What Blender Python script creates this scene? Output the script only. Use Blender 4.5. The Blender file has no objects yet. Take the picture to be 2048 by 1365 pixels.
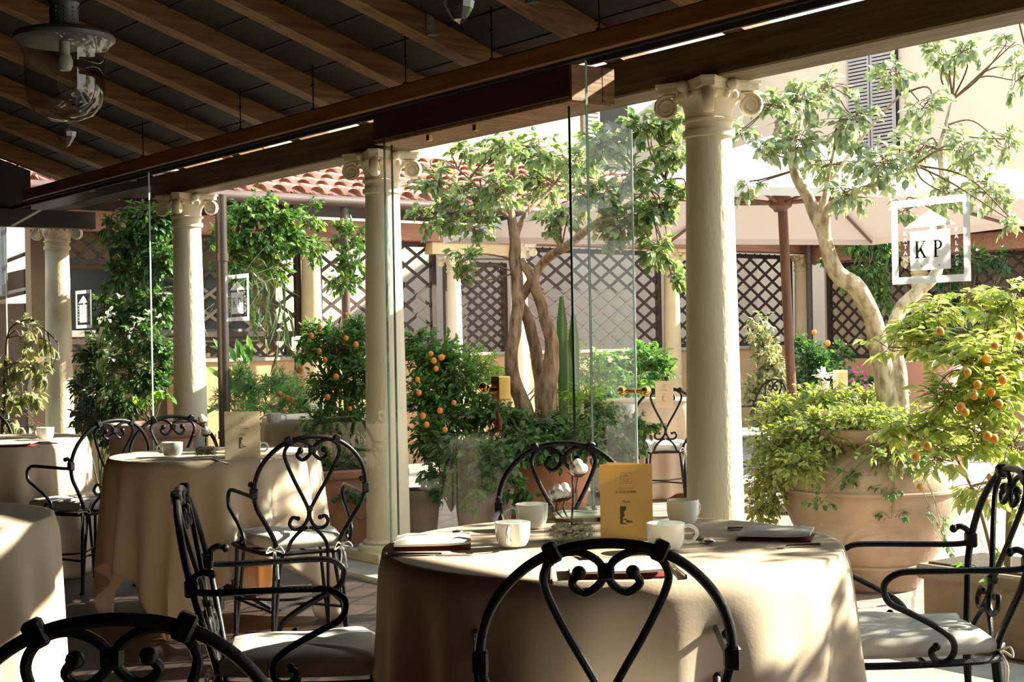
import bpy, bmesh, math, random
from mathutils import Vector, Matrix
random.seed(7)
C = bpy.context.scene.collection
PI = math.pi
# ---------------------------------------------------------------- frames
FPX = 2900.0; CAMZ = 1.25; RT = 0.018
def W(px, py, Y):
    u = px-1024.0; v = 682.5-py
    return Vector((Y*(u+RT*v)/FPX, Y, CAMZ+Y*(v-RT*u)/FPX))
def G(px, py, z):
    u = px-1024.0; v = 682.5-py
    Y = (z-CAMZ)*FPX/(v-RT*u)
    return Vector((Y*(u+RT*v)/FPX, Y, z))
CN, SN = 0.7963, 0.6049
CO = Vector((0.857, 6.2, 0))
def court(o, a, z=0.0):                      # o outwards from the colonnade, a along it (away from the camera)
    return Vector((CO.x+CN*o-SN*a, CO.y+SN*o+CN*a, z))
CF = Matrix.Translation(CO) @ Matrix.Rotation(math.atan2(SN, CN), 4, 'Z')
CANG = math.atan2(SN, CN)
def a_at(px, off):                           # position along a line parallel to the colonnade seen at image column px
    k = (px-1024.0)/FPX
    x0, y0 = CO.x+CN*off, CO.y+SN*off
    return (x0-k*y0)/(SN+k*CN)
# ---------------------------------------------------------------- mesh builder
def crom(pts, sub=6, closed=False):
    P = [Vector(p) for p in pts]; n = len(P); out = []
    if n < 3 or sub < 2: return P
    rng = n if closed else n-1
    for i in range(rng):
        if closed: p0, p1, p2, p3 = P[(i-1) % n], P[i], P[(i+1) % n], P[(i+2) % n]
        else:
            p1, p2 = P[i], P[i+1]
            p0 = P[i-1] if i > 0 else p1*2-p2
            p3 = P[i+2] if i+2 < n else p2*2-p1
        for k in range(sub):
            t = k/sub; t2 = t*t; t3 = t2*t
            out.append(0.5*((2*p1)+(p2-p0)*t+(2*p0-5*p1+4*p2-p3)*t2+(3*p1-p0-3*p2+p3)*t3))
    if not closed: out.append(P[-1])
    return out
class MB:
    def __init__(s): s.v = []; s.f = []; s.m = []; s.T = None; s.mi = 0
    def av(s, p):
        s.v.append(tuple(s.T @ Vector(p)) if s.T is not None else tuple(p)); return len(s.v)-1
    def af(s, f): s.f.append(tuple(f)); s.m.append(s.mi)
    def box(s, x0, x1, y0, y1, z0, z1):
        i = [s.av(p) for p in ((x0,y0,z0),(x1,y0,z0),(x1,y1,z0),(x0,y1,z0),(x0,y0,z1),(x1,y0,z1),(x1,y1,z1),(x0,y1,z1))]
        for f in ((3,2,1,0),(4,5,6,7),(0,1,5,4),(1,2,6,5),(2,3,7,6),(3,0,4,7)): s.af([i[k] for k in f])
        return s
    def bbox(s, x0, x1, y0, y1, z0, z1, b):
        # chamfered box
        xs, ys, zs = (x0, x1), (y0, y1), (z0, z1); idx = {}
        for i in (0,1):
            for j in (0,1):
                for k in (0,1):
                    dx, dy, dz = (b if i == 0 else -b), (b if j == 0 else -b), (b if k == 0 else -b)
                    idx[i,j,k] = (s.av((xs[i], ys[j]+dy, zs[k]+dz)), s.av((xs[i]+dx, ys[j], zs[k]+dz)), s.av((xs[i]+dx, ys[j]+dy, zs[k])))
        q = lambda *a: s.af(a)
        for i in (0,1):
            o = [idx[i,0,0][0], idx[i,0,1][0], idx[i,1,1][0], idx[i,1,0][0]]; q(*(o if i == 0 else o[::-1]))
            o = [idx[0,i,0][1], idx[1,i,0][1], idx[1,i,1][1], idx[0,i,1][1]]; q(*(o if i == 0 else o[::-1]))
            o = [idx[0,0,i][2], idx[0,1,i][2], idx[1,1,i][2], idx[1,0,i][2]]; q(*(o if i == 0 else o[::-1]))
        for i in (0,1):
            for j in (0,1):
                q(idx[i,j,0][0], idx[i,j,1][0], idx[i,j,1][1], idx[i,j,0][1])
                q(idx[i,0,j][0], idx[i,1,j][0], idx[i,1,j][2], idx[i,0,j][2])
                q(idx[0,i,j][1], idx[1,i,j][1], idx[1,i,j][2], idx[0,i,j][2])
                for k in (0,1): q(*idx[i,j,k])
        return s
    def tube(s, pts, r, n=8, cap=True, sub=0, closed=False, flat=1.0):
        P = crom(pts, sub, closed) if sub > 1 else [Vector(p) for p in pts]
        m = len(P)
        if m < 2: return s
        R = (lambda t: r) if not isinstance(r, (list, tuple)) else (lambda t: r[min(int(t*(len(r)-1)), len(r)-2)]+(r[min(int(t*(len(r)-1))+1, len(r)-1)]-r[min(int(t*(len(r)-1)), len(r)-2)])*(t*(len(r)-1)-min(int(t*(len(r)-1)), len(r)-2)))
        nrm = None; rings = []
        for i in range(m):
            if closed: tan = P[(i+1) % m]-P[i-1]
            else: tan = P[min(i+1, m-1)]-P[max(i-1, 0)]
            if tan.length < 1e-9: tan = Vector((0,0,1))
            tan.normalize()
            if nrm is None:
                ref = Vector((0,0,1)) if abs(tan.z) < .9 else Vector((1,0,0))
                nrm = (ref-tan*ref.dot(tan)).normalized()
            else:
                nrm = nrm-tan*nrm.dot(tan)
                nrm = nrm.normalized() if nrm.length > 1e-6 else tan.orthogonal().normalized()
            bi = tan.cross(nrm); rr = R(i/(m-1))
            rings.append([s.av(P[i]+nrm*(math.cos(2*PI*k/n)*rr)+bi*(math.sin(2*PI*k/n)*rr*flat)) for k in range(n)])
        for i in range(m if closed else m-1):
            A, B = rings[i], rings[(i+1) % m]
            for k in range(n): s.af((A[k], A[(k+1) % n], B[(k+1) % n], B[k]))
        if cap and not closed: s.af(rings[0][::-1]); s.af(rings[-1])
        return s
    def lathe(s, prof, n=32, c=(0,0,0), a0=0.0):
        rings = []
        for (r, z) in prof:
            if r < 1e-6: rings.append([s.av((c[0], c[1], c[2]+z))])
            else: rings.append([s.av((c[0]+r*math.cos(a0+2*PI*k/n), c[1]+r*math.sin(a0+2*PI*k/n), c[2]+z)) for k in range(n)])
        for A, B in zip(rings, rings[1:]):
            if len(A) == 1 and len(B) == 1: continue
            for k in range(n):
                k2 = (k+1) % n
                if len(A) == 1: s.af((A[0], B[k2], B[k]))
                elif len(B) == 1: s.af((A[k], A[k2], B[0]))
                else: s.af((A[k], A[k2], B[k2], B[k]))
        return s
    def ball(s, c, r, n=10, m=6, sc=(1,1,1)):
        T0 = s.T
        M = Matrix.Translation(Vector(c)) @ Matrix.Diagonal((sc[0], sc[1], sc[2], 1))
        s.T = (T0 @ M) if T0 is not None else M
        s.lathe([(r*math.sin(PI*i/m), -r*math.cos(PI*i/m)) for i in range(m+1)], n)
        s.T = T0; return s
    def prism(s, poly, d0, d1, ax=1):
        # poly: 2-D outline, extruded along axis ax (0=x: (y,z); 1=y: (x,z); 2=z: (x,y))
        def mk(p, d): return (d, p[0], p[1]) if ax == 0 else ((p[0], d, p[1]) if ax == 1 else (p[0], p[1], d))
        A = [s.av(mk(p, d0)) for p in poly]; B = [s.av(mk(p, d1)) for p in poly]; n = len(poly)
        s.af(A); s.af(B[::-1])
        for k in range(n): s.af((A[k], B[k], B[(k+1) % n], A[(k+1) % n]))
        return s
    def bar(s, p, q, w, h, up=(0,0,1)):
        p, q = Vector(p), Vector(q); t = (q-p).normalized(); u = Vector(up)
        sd = t.cross(u).normalized(); u2 = sd.cross(t)
        i = []
        for e in (p, q):
            for (a, b) in ((-1,-1),(1,-1),(1,1),(-1,1)): i.append(s.av(e+sd*(a*w/2)+u2*(b*h/2)))
        for f in ((0,1,2,3),(7,6,5,4),(0,4,5,1),(1,5,6,2),(2,6,7,3),(3,7,4,0)): s.af([i[k] for k in f])
        return s
    def leaf(s, p, d, nrm, L, Wd, fold=.25, curl=.15):
        d = d.normalized(); sd = d.cross(nrm)
        if sd.length < 1e-4: sd = d.orthogonal()
        sd.normalize(); up = sd.cross(d)
        a = s.av(p); m1 = p+d*(L*.4)-up*(L*.02); t = p+d*L-up*(L*curl)
        b = s.av(m1); c = s.av(t)
        l1 = s.av(p+d*(L*.28)+sd*(Wd*.5)+up*(Wd*fold)); l2 = s.av(p+d*(L*.68)+sd*(Wd*.38)+up*(Wd*fold*.6-L*curl*.5))
        r1 = s.av(p+d*(L*.28)-sd*(Wd*.5)+up*(Wd*fold)); r2 = s.av(p+d*(L*.68)-sd*(Wd*.38)+up*(Wd*fold*.6-L*curl*.5))
        s.af((a, b, l1)); s.af((b, c, l2, l1)); s.af((a, r1, b)); s.af((b, r1, r2, c))
    def build(s, name, mats, parent=None, loc=None, smooth=40, rel=False, frame=None):
        me = bpy.data.meshes.new(name)
        if rel and parent is not None:
            l = parent.location; vv = [(x-l.x, y-l.y, z-l.z) for x, y, z in s.v]
        elif loc is not None:
            vv = [(x-loc[0], y-loc[1], z-loc[2]) for x, y, z in s.v]
        else: vv = s.v
        me.from_pydata(vv, [], s.f)
        if not isinstance(mats, (list, tuple)): mats = [mats]
        for m in mats: me.materials.append(m)
        if len(mats) > 1: me.polygons.foreach_set('material_index', s.m)
        me.polygons.foreach_set('use_smooth', [bool(smooth)]*len(me.polygons))
        me.update()
        if smooth and smooth < 180: me.set_sharp_from_angle(angle=math.radians(smooth))
        o = bpy.data.objects.new(name, me); C.objects.link(o)
        if parent is not None: o.parent = parent
        if loc is not None and not rel: o.location = loc
        if frame is not None: o.matrix_world = frame
        return o
LABELS = {}
def tag(o, label, cat, group=None, kind=None):
    o['label'] = label; o['category'] = cat
    if group: o['group'] = group
    if kind: o['kind'] = kind
    return o
def thing(name, label, cat, loc=(0,0,0), rz=0.0, group=None):
    o = bpy.data.objects.new(name, None); C.objects.link(o); o.empty_display_size = .05
    o.location = loc; o.rotation_euler = (0,0,rz)
    return tag(o, label, cat, group)
def struct(o): o['kind'] = 'structure'; return o
def dup(root, loc, rz, label, group=None):
    r = root.copy(); C.objects.link(r); r.location = loc; r.rotation_euler = (0,0,rz); r['label'] = label
    if group: r['group'] = group
    for ch in list(root.children):
        c = ch.copy(); C.objects.link(c); c.parent = r
        for g in list(ch.children):
            d = g.copy(); C.objects.link(d); d.parent = c
    return r
# ---------------------------------------------------------------- materials
def _new(name):
    m = bpy.data.materials.new(name); m.use_nodes = True; nt = m.node_tree
    return m, nt, nt.nodes['Principled BSDF'], nt.nodes['Material Output']
def N(nt, t, **kw):
    n = nt.nodes.new(t)
    for k, v in kw.items():
        if k in n.inputs: n.inputs[k].default_value = v
        else: setattr(n, k, v)
    return n
def ramp(nt, fac, cols):
    r = nt.nodes.new('ShaderNodeValToRGB'); e = r.color_ramp.elements
    while len(e) < len(cols): e.new(.5)
    for k, (p, c) in enumerate(cols): e[k].position = p; e[k].color = (*c, 1)
    nt.links.new(fac, r.inputs[0]); return r.outputs[0]
def matte(name, c1, c2=None, rough=.6, scale=6.0, detail=4, metal=0.0, bump=0.0, bscale=40.0, stretch=None, spec=None, lo=.35, hi=.65):
    m, nt, b, out = _new(name); L = nt.links
    tc = N(nt, 'ShaderNodeTexCoord'); mp = N(nt, 'ShaderNodeMapping')
    if stretch: mp.inputs['Scale'].default_value = stretch
    L.new(tc.outputs['Object'], mp.inputs[0])
    no = N(nt, 'ShaderNodeTexNoise', Scale=scale, Detail=detail); L.new(mp.outputs[0], no.inputs['Vector'])
    L.new(ramp(nt, no.outputs[0], [(lo, c1), (hi, c2 or tuple(x*.85 for x in c1))]), b.inputs['Base Color'])
    b.inputs['Roughness'].default_value = rough; b.inputs['Metallic'].default_value = metal
    if spec is not None: b.inputs['Specular IOR Level'].default_value = spec
    if bump:
        n2 = N(nt, 'ShaderNodeTexNoise', Scale=bscale, Detail=3); L.new(mp.outputs[0], n2.inputs['Vector'])
        bp = N(nt, 'ShaderNodeBump', Strength=bump, Distance=.01); L.new(n2.outputs[0], bp.inputs['Height']); L.new(bp.outputs[0], b.inputs['Normal'])
    return m
def leafmat(name, cols, trans=.45, tcol=None, rough=.45):
    m, nt, b, out = _new(name); L = nt.links
    g = N(nt, 'ShaderNodeNewGeometry')
    n = len(cols); col = ramp(nt, g.outputs['Random Per Island'], [(i/(n-1), c) for i, c in enumerate(cols)])
    L.new(col, b.inputs['Base Color']); b.inputs['Roughness'].default_value = rough
    t = N(nt, 'ShaderNodeBsdfTranslucent')
    mx = N(nt, 'ShaderNodeMix', data_type='RGBA', blend_type='MULTIPLY'); mx.inputs[0].default_value = 1
    L.new(col, mx.inputs[6]); mx.inputs[7].default_value = (*(tcol or (1.9, 1.9, .8)), 1); L.new(mx.outputs[2], t.inputs[0])
    ms = N(nt, 'ShaderNodeMixShader'); ms.inputs[0].default_value = trans
    L.new(b.outputs[0], ms.inputs[1]); L.new(t.outputs[0], ms.inputs[2]); L.new(ms.outputs[0], out.inputs[0])
    return m
def clothmat(name, c, trans=.3, tcol=None, scale=160):
    m, nt, b, out = _new(name); L = nt.links
    tc = N(nt, 'ShaderNodeTexCoord'); no = N(nt, 'ShaderNodeTexNoise', Scale=scale, Detail=2)
    L.new(tc.outputs['Object'], no.inputs['Vector'])
    col = ramp(nt, no.outputs[0], [(.3, tuple(x*.95 for x in c)), (.7, c)])
    L.new(col, b.inputs['Base Color']); b.inputs['Roughness'].default_value = .8; b.inputs['Specular IOR Level'].default_value = .15
    bp = N(nt, 'ShaderNodeBump', Strength=.08, Distance=.003); L.new(no.outputs[0], bp.inputs['Height']); L.new(bp.outputs[0], b.inputs['Normal'])
    t = N(nt, 'ShaderNodeBsdfTranslucent'); t.inputs[0].default_value = (*(tcol or c), 1)
    ms = N(nt, 'ShaderNodeMixShader'); ms.inputs[0].default_value = trans
    L.new(b.outputs[0], ms.inputs[1]); L.new(t.outputs[0], ms.inputs[2]); L.new(ms.outputs[0], out.inputs[0])
    return m
def glassmat(name, tint=(.96,.985,.97), k=.9, rough=0.0, ior=1.45):
    m, nt, b, out = _new(name); L = nt.links; nt.nodes.remove(b)
    t = N(nt, 'ShaderNodeBsdfTransparent'); t.inputs[0].default_value = (*tint, 1)
    no = N(nt, 'ShaderNodeTexNoise', Scale=2.5, Detail=2); rr = N(nt, 'ShaderNodeMapRange'); rr.inputs[3].default_value = rough; rr.inputs[4].default_value = rough+.012
    tc = N(nt, 'ShaderNodeTexCoord'); L.new(tc.outputs['Object'], no.inputs['Vector']); L.new(no.outputs[0], rr.inputs[0])
    gl = N(nt, 'ShaderNodeBsdfGlossy'); L.new(rr.outputs[0], gl.inputs['Roughness'])
    fr = N(nt, 'ShaderNodeFresnel', IOR=ior); ge = N(nt, 'ShaderNodeNewGeometry')
    inv = N(nt, 'ShaderNodeMath', operation='SUBTRACT'); inv.inputs[0].default_value = k; L.new(ge.outputs['Backfacing'], inv.inputs[1])
    inv.use_clamp = True
    mu = N(nt, 'ShaderNodeMath', operation='MULTIPLY'); L.new(fr.outputs[0], mu.inputs[0]); L.new(inv.outputs[0], mu.inputs[1])
    ms = N(nt, 'ShaderNodeMixShader'); L.new(mu.outputs[0], ms.inputs[0]); L.new(t.outputs[0], ms.inputs[1]); L.new(gl.outputs[0], ms.inputs[2])
    L.new(ms.outputs[0], out.inputs[0]); return m
def brickmat(name, c1, c2, mortar, bw, bh, msize=.012, rough=.6, rot=CANG, bump=.3, var=(.6,1.1), off=.5):
    m, nt, b, out = _new(name); L = nt.links
    tc = N(nt, 'ShaderNodeTexCoord'); mp = N(nt, 'ShaderNodeMapping'); mp.inputs['Rotation'].default_value = (0,0,-rot)
    L.new(tc.outputs['Object'], mp.inputs[0])
    br = N(nt, 'ShaderNodeTexBrick'); br.offset = off
    for k, v in (('Scale',1.0),('Mortar Size',msize),('Brick Width',bw),('Row Height',bh)): br.inputs[k].default_value = v
    br.inputs['Color1'].default_value = (*c1,1); br.inputs['Color2'].default_value = (*c2,1); br.inputs['Mortar'].default_value = (*mortar,1)
    wn = N(nt, 'ShaderNodeTexNoise', Scale=3.0, Detail=3); L.new(mp.outputs[0], wn.inputs['Vector'])
    wm = N(nt, 'ShaderNodeMix', data_type='RGBA', blend_type='LINEAR_LIGHT'); wm.inputs[0].default_value = .03
    L.new(mp.outputs[0], wm.inputs[6]); L.new(wn.outputs['Color'], wm.inputs[7]); L.new(wm.outputs[2], br.inputs['Vector'])
    no = N(nt, 'ShaderNodeTexNoise', Scale=5.0, Detail=6); L.new(mp.outputs[0], no.inputs['Vector'])
    mx = N(nt, 'ShaderNodeMix', data_type='RGBA', blend_type='MULTIPLY'); mx.inputs[0].default_value = 1
    L.new(br.outputs[0], mx.inputs[6]); L.new(ramp(nt, no.outputs[0], [(.3,(var[0],)*3),(.7,(var[1],)*3)]), mx.inputs[7]); L.new(mx.outputs[2], b.inputs['Base Color'])
    b.inputs['Roughness'].default_value = rough
    bp = N(nt, 'ShaderNodeBump', Strength=bump, Distance=.01); bp.invert = True; L.new(br.outputs['Fac'], bp.inputs['Height']); L.new(bp.outputs[0], b.inputs['Normal'])
    return m
M = {}
M['iron'] = matte('wrought_iron', (.006,.006,.007), (.011,.011,.013), rough=.42, scale=30, bump=.15, bscale=90, spec=.25)
M['cloth'] = clothmat('cream_cloth', (.80,.69,.54), .28, (.90,.58,.30))
M['cushion'] = clothmat('cushion_canvas', (.80,.77,.70), .05)
M['tie'] = clothmat('cotton_tie', (.85,.82,.75), .1)
M['napkin'] = clothmat('napkin_linen', (.86,.83,.76), .1)
M['redcloth'] = clothmat('dark_red_linen', (.16,.03,.02), .05)
M['stone'] = matte('limestone', (.84,.74,.56), (.60,.46,.29), rough=.75, scale=2.6, detail=8, bump=.25, bscale=60, lo=.42, hi=.80, stretch=(1,1,.35))
M['ochrestone'] = matte('ochre_limestone', (.80,.62,.36), (.64,.45,.24), rough=.75, scale=3, detail=7, bump=.2, bscale=50, lo=.4, hi=.8)
M['beam'] = matte('beam_timber', (.185,.115,.052), (.095,.055,.024), rough=.6, scale=5, detail=8, stretch=(7,.5,7), bump=.25, bscale=9)
M['rafter'] = matte('rafter_timber', (.30,.155,.052), (.15,.07,.024), rough=.6, scale=5, detail=8, stretch=(.5,7,7), bump=.25, bscale=9)
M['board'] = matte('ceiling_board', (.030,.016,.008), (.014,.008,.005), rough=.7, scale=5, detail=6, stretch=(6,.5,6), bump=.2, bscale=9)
M['rail'] = matte('red_timber', (.32,.125,.045), (.19,.07,.025), rough=.42, scale=5, detail=6, stretch=(7,.5,7), bump=.15, bscale=9)
M['header'] = matte('dark_header_timber', (.060,.024,.014), (.035,.014,.009), rough=.5, scale=5, detail=6, stretch=(7,.5,7))
M['redbeam'] = matte('painted_red_timber', (.48,.22,.14), (.34,.15,.095), rough=.6, scale=5, detail=6, stretch=(.6,6,6))
M['lattice'] = matte('lattice_wood', (.060,.034,.022), (.035,.020,.014), rough=.55, scale=8, detail=4)
M['darkwood'] = matte('dark_wood', (.030,.018,.012), (.018,.011,.008), rough=.7, scale=6)
M['terra'] = matte('terracotta', (.50,.235,.12), (.38,.17,.085), rough=.8, scale=4, detail=7, bump=.2, bscale=40)
M['terrapale'] = matte('weathered_terracotta', (.50,.36,.26), (.25,.17,.115), rough=.85, scale=2.6, detail=8, bump=.3, bscale=30)
M['terrapink'] = matte('pink_terracotta', (.60,.37,.29), (.48,.27,.20), rough=.8, scale=4, detail=6, bump=.15, bscale=40)
M['rooftile'] = matte('clay_roof_tile', (.68,.42,.33), (.45,.27,.20), rough=.8, scale=3, detail=6, stretch=(1.5,1.5,1), bump=.2, bscale=20)
M['soil'] = matte('soil', (.05,.033,.02), (.03,.02,.012), rough=.95, scale=20, bump=.5, bscale=60)
M['bark'] = matte('bark', (.42,.29,.18), (.11,.07,.04), rough=.85, scale=14, detail=10, stretch=(2.2,2.2,.6), bump=.6, bscale=22)
M['palebark'] = matte('pale_bark', (.64,.52,.36), (.24,.165,.095), rough=.85, scale=13, detail=8, stretch=(2,2,.8), bump=.6, bscale=22, lo=.42, hi=.66)
M['twig'] = matte('twig', (.20,.125,.07), (.13,.08,.045), rough=.8, scale=12)
M['greentwig'] = matte('green_stem', (.16,.19,.06), (.11,.13,.05), rough=.7, scale=12)
M['glass'] = glassmat('pane_glass', k=.42)
M['glassedge'] = matte('pane_edge', (.012,.050,.034), (.02,.085,.055), rough=.12, scale=3)
M['paleedge'] = matte('polished_pane_edge', (.55,.68,.60), (.42,.58,.50), rough=.15, scale=3)
M['lampglass'] = glassmat('lantern_glass', (.90,.90,.88), 1.0, 0.0, 1.9)
M['vase'] = glassmat('clear_glass', (.86,.90,.885), .95, 0.0, 1.5)
M['decal'] = clothmat('white_vinyl', (.88,.89,.88), .5)
M['ink'] = matte('dark_letter', (.03,.05,.045), (.02,.035,.03), rough=.6, scale=20)
M['brass'] = matte('brass', (.75,.52,.18), (.62,.40,.12), rough=.22, scale=9, metal=1.0)
M['tassel'] = matte('burgundy_thread', (.20,.012,.022), (.13,.008,.015), rough=.8, scale=40, stretch=(6,6,1), bump=.3, bscale=50)
M['china'] = matte('white_china', (.80,.81,.78), (.78,.79,.76), rough=.16, scale=5)
M['silver'] = matte('cutlery_steel', (.62,.60,.56), (.5,.48,.45), rough=.22, scale=12, metal=1.0)
M['paper'] = clothmat('yellow_card', (.84,.60,.22), .25)
M['palepaper'] = clothmat('cream_card', (.94,.85,.66), .5)
M['print'] = matte('brown_print', (.10,.07,.025), (.07,.045,.018), rough=.7, scale=30)
M['softprint'] = matte('faint_print', (.50,.35,.11), (.45,.31,.10), rough=.7, scale=30)
M['pebble'] = matte('pebbles', (.80,.71,.60), (.52,.45,.37), rough=.7, scale=60)
M['cotton'] = clothmat('cotton_boll', (.92,.90,.86), .35, None, 90)
M['husk'] = matte('cotton_husk', (.13,.055,.03), (.08,.03,.018), rough=.7, scale=20)
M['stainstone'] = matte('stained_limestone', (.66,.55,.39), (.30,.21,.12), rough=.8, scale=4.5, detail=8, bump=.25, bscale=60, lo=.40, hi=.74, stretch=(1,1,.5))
M['cream'] = matte('cream_render', (.62,.54,.45), (.56,.48,.39), rough=.9, scale=1.2, detail=6, bump=.1, bscale=30)
M['pinkwall'] = matte('pale_render', (.80,.70,.59), (.74,.64,.53), rough=.9, scale=1.2, detail=6, bump=.1, bscale=30)
M['yellowwall'] = matte('yellow_render', (.88,.68,.38), (.82,.62,.34), rough=.9, scale=1.2, detail=6)
M['tan'] = matte('tan_render', (.32,.225,.145), (.27,.19,.12), rough=.9, scale=1.5, detail=6)
M['oldpot'] = matte('grey_brown_clay', (.27,.19,.14), (.17,.12,.085), rough=.85, scale=5, detail=7, bump=.3, bscale=30)
M['ochre'] = matte('ochre_render', (.58,.36,.19), (.50,.30,.15), rough=.9, scale=2, detail=6)
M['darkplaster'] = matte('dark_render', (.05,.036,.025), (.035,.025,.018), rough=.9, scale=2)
M['shutter'] = matte('grey_shutter', (.46,.44,.46), (.40,.38,.40), rough=.6, scale=4)
M['pipe'] = matte('brown_drainpipe', (.13,.085,.075), (.10,.062,.055), rough=.4, scale=4)
M['pipedark'] = matte('dark_drainpipe', (.050,.034,.030), (.035,.024,.022), rough=.35, scale=4)
M['greymetal'] = matte('grey_painted_metal', (.12,.13,.135), (.10,.11,.115), rough=.4, scale=8)
M['zinc'] = matte('zinc', (.36,.39,.40), (.28,.30,.31), rough=.4, scale=4, metal=.6)
M['bluesteel'] = matte('blue_grey_steel', (.15,.19,.23), (.12,.15,.19), rough=.4, scale=5)
M['canopy'] = clothmat('parasol_canvas', (.70,.655,.63), .05, (.80,.66,.60), 60)
M['teak'] = matte('parasol_wood', (.19,.095,.05), (.12,.055,.03), rough=.45, scale=6, stretch=(6,6,.6))
M['bulb'] = matte('lamp_glass_white', (.86,.85,.80), (.82,.81,.76), rough=.3, scale=6)
M['black'] = matte('window_dark', (.012,.014,.014), (.008,.009,.009), rough=.25, scale=3)
M['fruit'] = matte('orange_fruit', (.86,.30,.03), (.80,.22,.02), rough=.4, scale=20)
M['yfruit'] = matte('yellow_orange_fruit', (.90,.42,.04), (.84,.30,.03), rough=.45, scale=20)
M['pink'] = leafmat('pink_petals', [(.75,.12,.38),(.85,.25,.5)], .4, (1.2,1.0,1.0))
M['white_petal'] = leafmat('white_petals', [(.85,.83,.78),(.8,.76,.66)], .4, (1.1,1.05,1.0))
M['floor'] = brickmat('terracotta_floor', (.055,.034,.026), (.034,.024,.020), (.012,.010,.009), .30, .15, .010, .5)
M['paving'] = brickmat('stone_paving', (.37,.30,.28), (.31,.24,.22), (.18,.15,.14), .6, .4, .008, .75, var=(.8,1.08))
M['kerb'] = matte('grey_stone', (.42,.39,.34), (.27,.25,.21), rough=.85, scale=5, detail=7, bump=.4, bscale=15)
# foliage palettes
M['lf_tree'] = leafmat('tree_leaf', [(.10,.16,.07),(.20,.27,.12),(.40,.45,.23),(.13,.20,.15)], .42, (1.6,1.7,1.0))
M['lf_pale'] = leafmat('pale_tree_leaf', [(.17,.23,.13),(.30,.36,.20),(.54,.57,.38),(.20,.28,.24)], .40, (1.55,1.6,1.15))
M['lf_ivy'] = leafmat('ivy_leaf', [(.030,.085,.026),(.055,.14,.040),(.12,.24,.06),(.05,.13,.075)], .30)
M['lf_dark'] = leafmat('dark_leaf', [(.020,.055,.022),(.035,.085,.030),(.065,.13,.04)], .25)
M['lf_cit'] = leafmat('citrus_leaf', [(.04,.12,.03),(.08,.20,.045),(.17,.32,.065),(.09,.2,.09)], .35)
M['lf_fern'] = leafmat('feathery_leaf', [(.07,.18,.06),(.12,.27,.085),(.18,.34,.12)], .38)
M['lf_bright'] = leafmat('bright_leaf', [(.10,.26,.04),(.20,.40,.06),(.32,.50,.09)], .42)
M['lf_lime'] = leafmat('lime_leaf', [(.24,.34,.09),(.40,.48,.15),(.60,.62,.25),(.30,.38,.18)], .45, (1.6,1.6,.9))
M['lf_jar'] = leafmat('small_leaf', [(.16,.24,.07),(.30,.38,.11),(.48,.53,.19),(.20,.27,.10),(.42,.32,.18)], .42)
M['lf_var'] = leafmat('variegated_leaf', [(.20,.28,.12),(.44,.46,.27),(.62,.60,.40),(.14,.20,.09)], .35, (1.3,1.2,.8))
M['lf_strap'] = leafmat('strap_leaf', [(.03,.07,.02),(.06,.11,.03),(.11,.14,.05)], .2)
M['lf_yel'] = leafmat('yellow_green_leaf', [(.035,.10,.03),(.06,.15,.04),(.09,.20,.05),(.30,.40,.08)], .35)
# ---------------------------------------------------------------- the setting
FG = -0.57                                   # line of the hanging glass panes
def cbox(name, o0, o1, a0, a1, z0, z1, m, b=.0):
    mb = MB(); (mb.bbox(o0, o1, a0, a1, z0, z1, b) if b else mb.box(o0, o1, a0, a1, z0, z1))
    return mb.build(name, M[m], frame=CF, smooth=0)
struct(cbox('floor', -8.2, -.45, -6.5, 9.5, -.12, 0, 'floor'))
struct(cbox('path', -.45, 14.5, -7, 14.5, -.14, -.02, 'paving'))
struct(cbox('ground', -16, -8.2, -7, 14.5, -.14, -.02, 'paving'))
struct(cbox('kerb', -.45, .28, -6.5, 8.1, -.13, .025, 'kerb', .012))
def zr(o): return 2.50-.334*(o+.1)           # underside of the rafters
ROOF0, ROOF1 = -6.4, 7.3
mb = MB()
mb.prism([(-8.1, zr(-8.1)+.105), (-.03, zr(-.03)+.105), (-.03, zr(-.03)+.16), (-8.1, zr(-8.1)+.16)], ROOF0, ROOF1, 1)
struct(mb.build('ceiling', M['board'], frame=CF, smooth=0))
mb = MB()                                    # narrow joints between the boards
for k in range(24):
    o = -.26-k*.26
    if o > -6.5: mb.prism([(o, zr(o)+.099), (o+.012, zr(o+.012)+.099), (o+.012, zr(o+.012)+.106), (o, zr(o)+.106)], ROOF0, ROOF1, 1)
struct(mb.build('trim_boards', M['darkwood'], frame=CF, smooth=0))
for a in (-5.0,-4.2,-3.4,-2.6,-1.8,-1.03,-.255,.485,1.248,1.92,2.64,3.43,4.235,5.08,5.93,6.75):
    mb = MB(); mb.prism([(-8.0, zr(-8.0)), (.10, zr(.10)), (.10, zr(.10)+.104), (-8.0, zr(-8.0)+.104)], a-.055, a+.055, 1)
    struct(mb.build('ceiling_beam', M['rafter'], frame=CF, smooth=0))
struct(cbox('beam', -.10, .10, -6.3, 5.62, 2.335, 2.50, 'beam', .008))
struct(cbox('beam', -.09, .09, 5.62, 8.3, 2.44, 2.53, 'darkwood', .006))
struct(cbox('beam', -8.0, .1, 7.22, 7.32, 2.24, 2.38, 'darkwood'))
mb = MB(); mb.prism([(-8.1, 2.3), (-.4, 2.3), (-.4, zr(-.4)+.105), (-8.1, zr(-8.1)+.105)], 7.32, 7.40, 1)
struct(mb.build('wall_gable', M['darkwood'], frame=CF, smooth=0))
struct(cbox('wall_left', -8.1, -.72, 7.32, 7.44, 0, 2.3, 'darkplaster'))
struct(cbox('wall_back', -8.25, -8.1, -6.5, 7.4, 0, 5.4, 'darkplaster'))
struct(cbox('wall_right', -8.1, -.8, -6.5, -6.35, 0, 4.9, 'darkplaster'))
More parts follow.
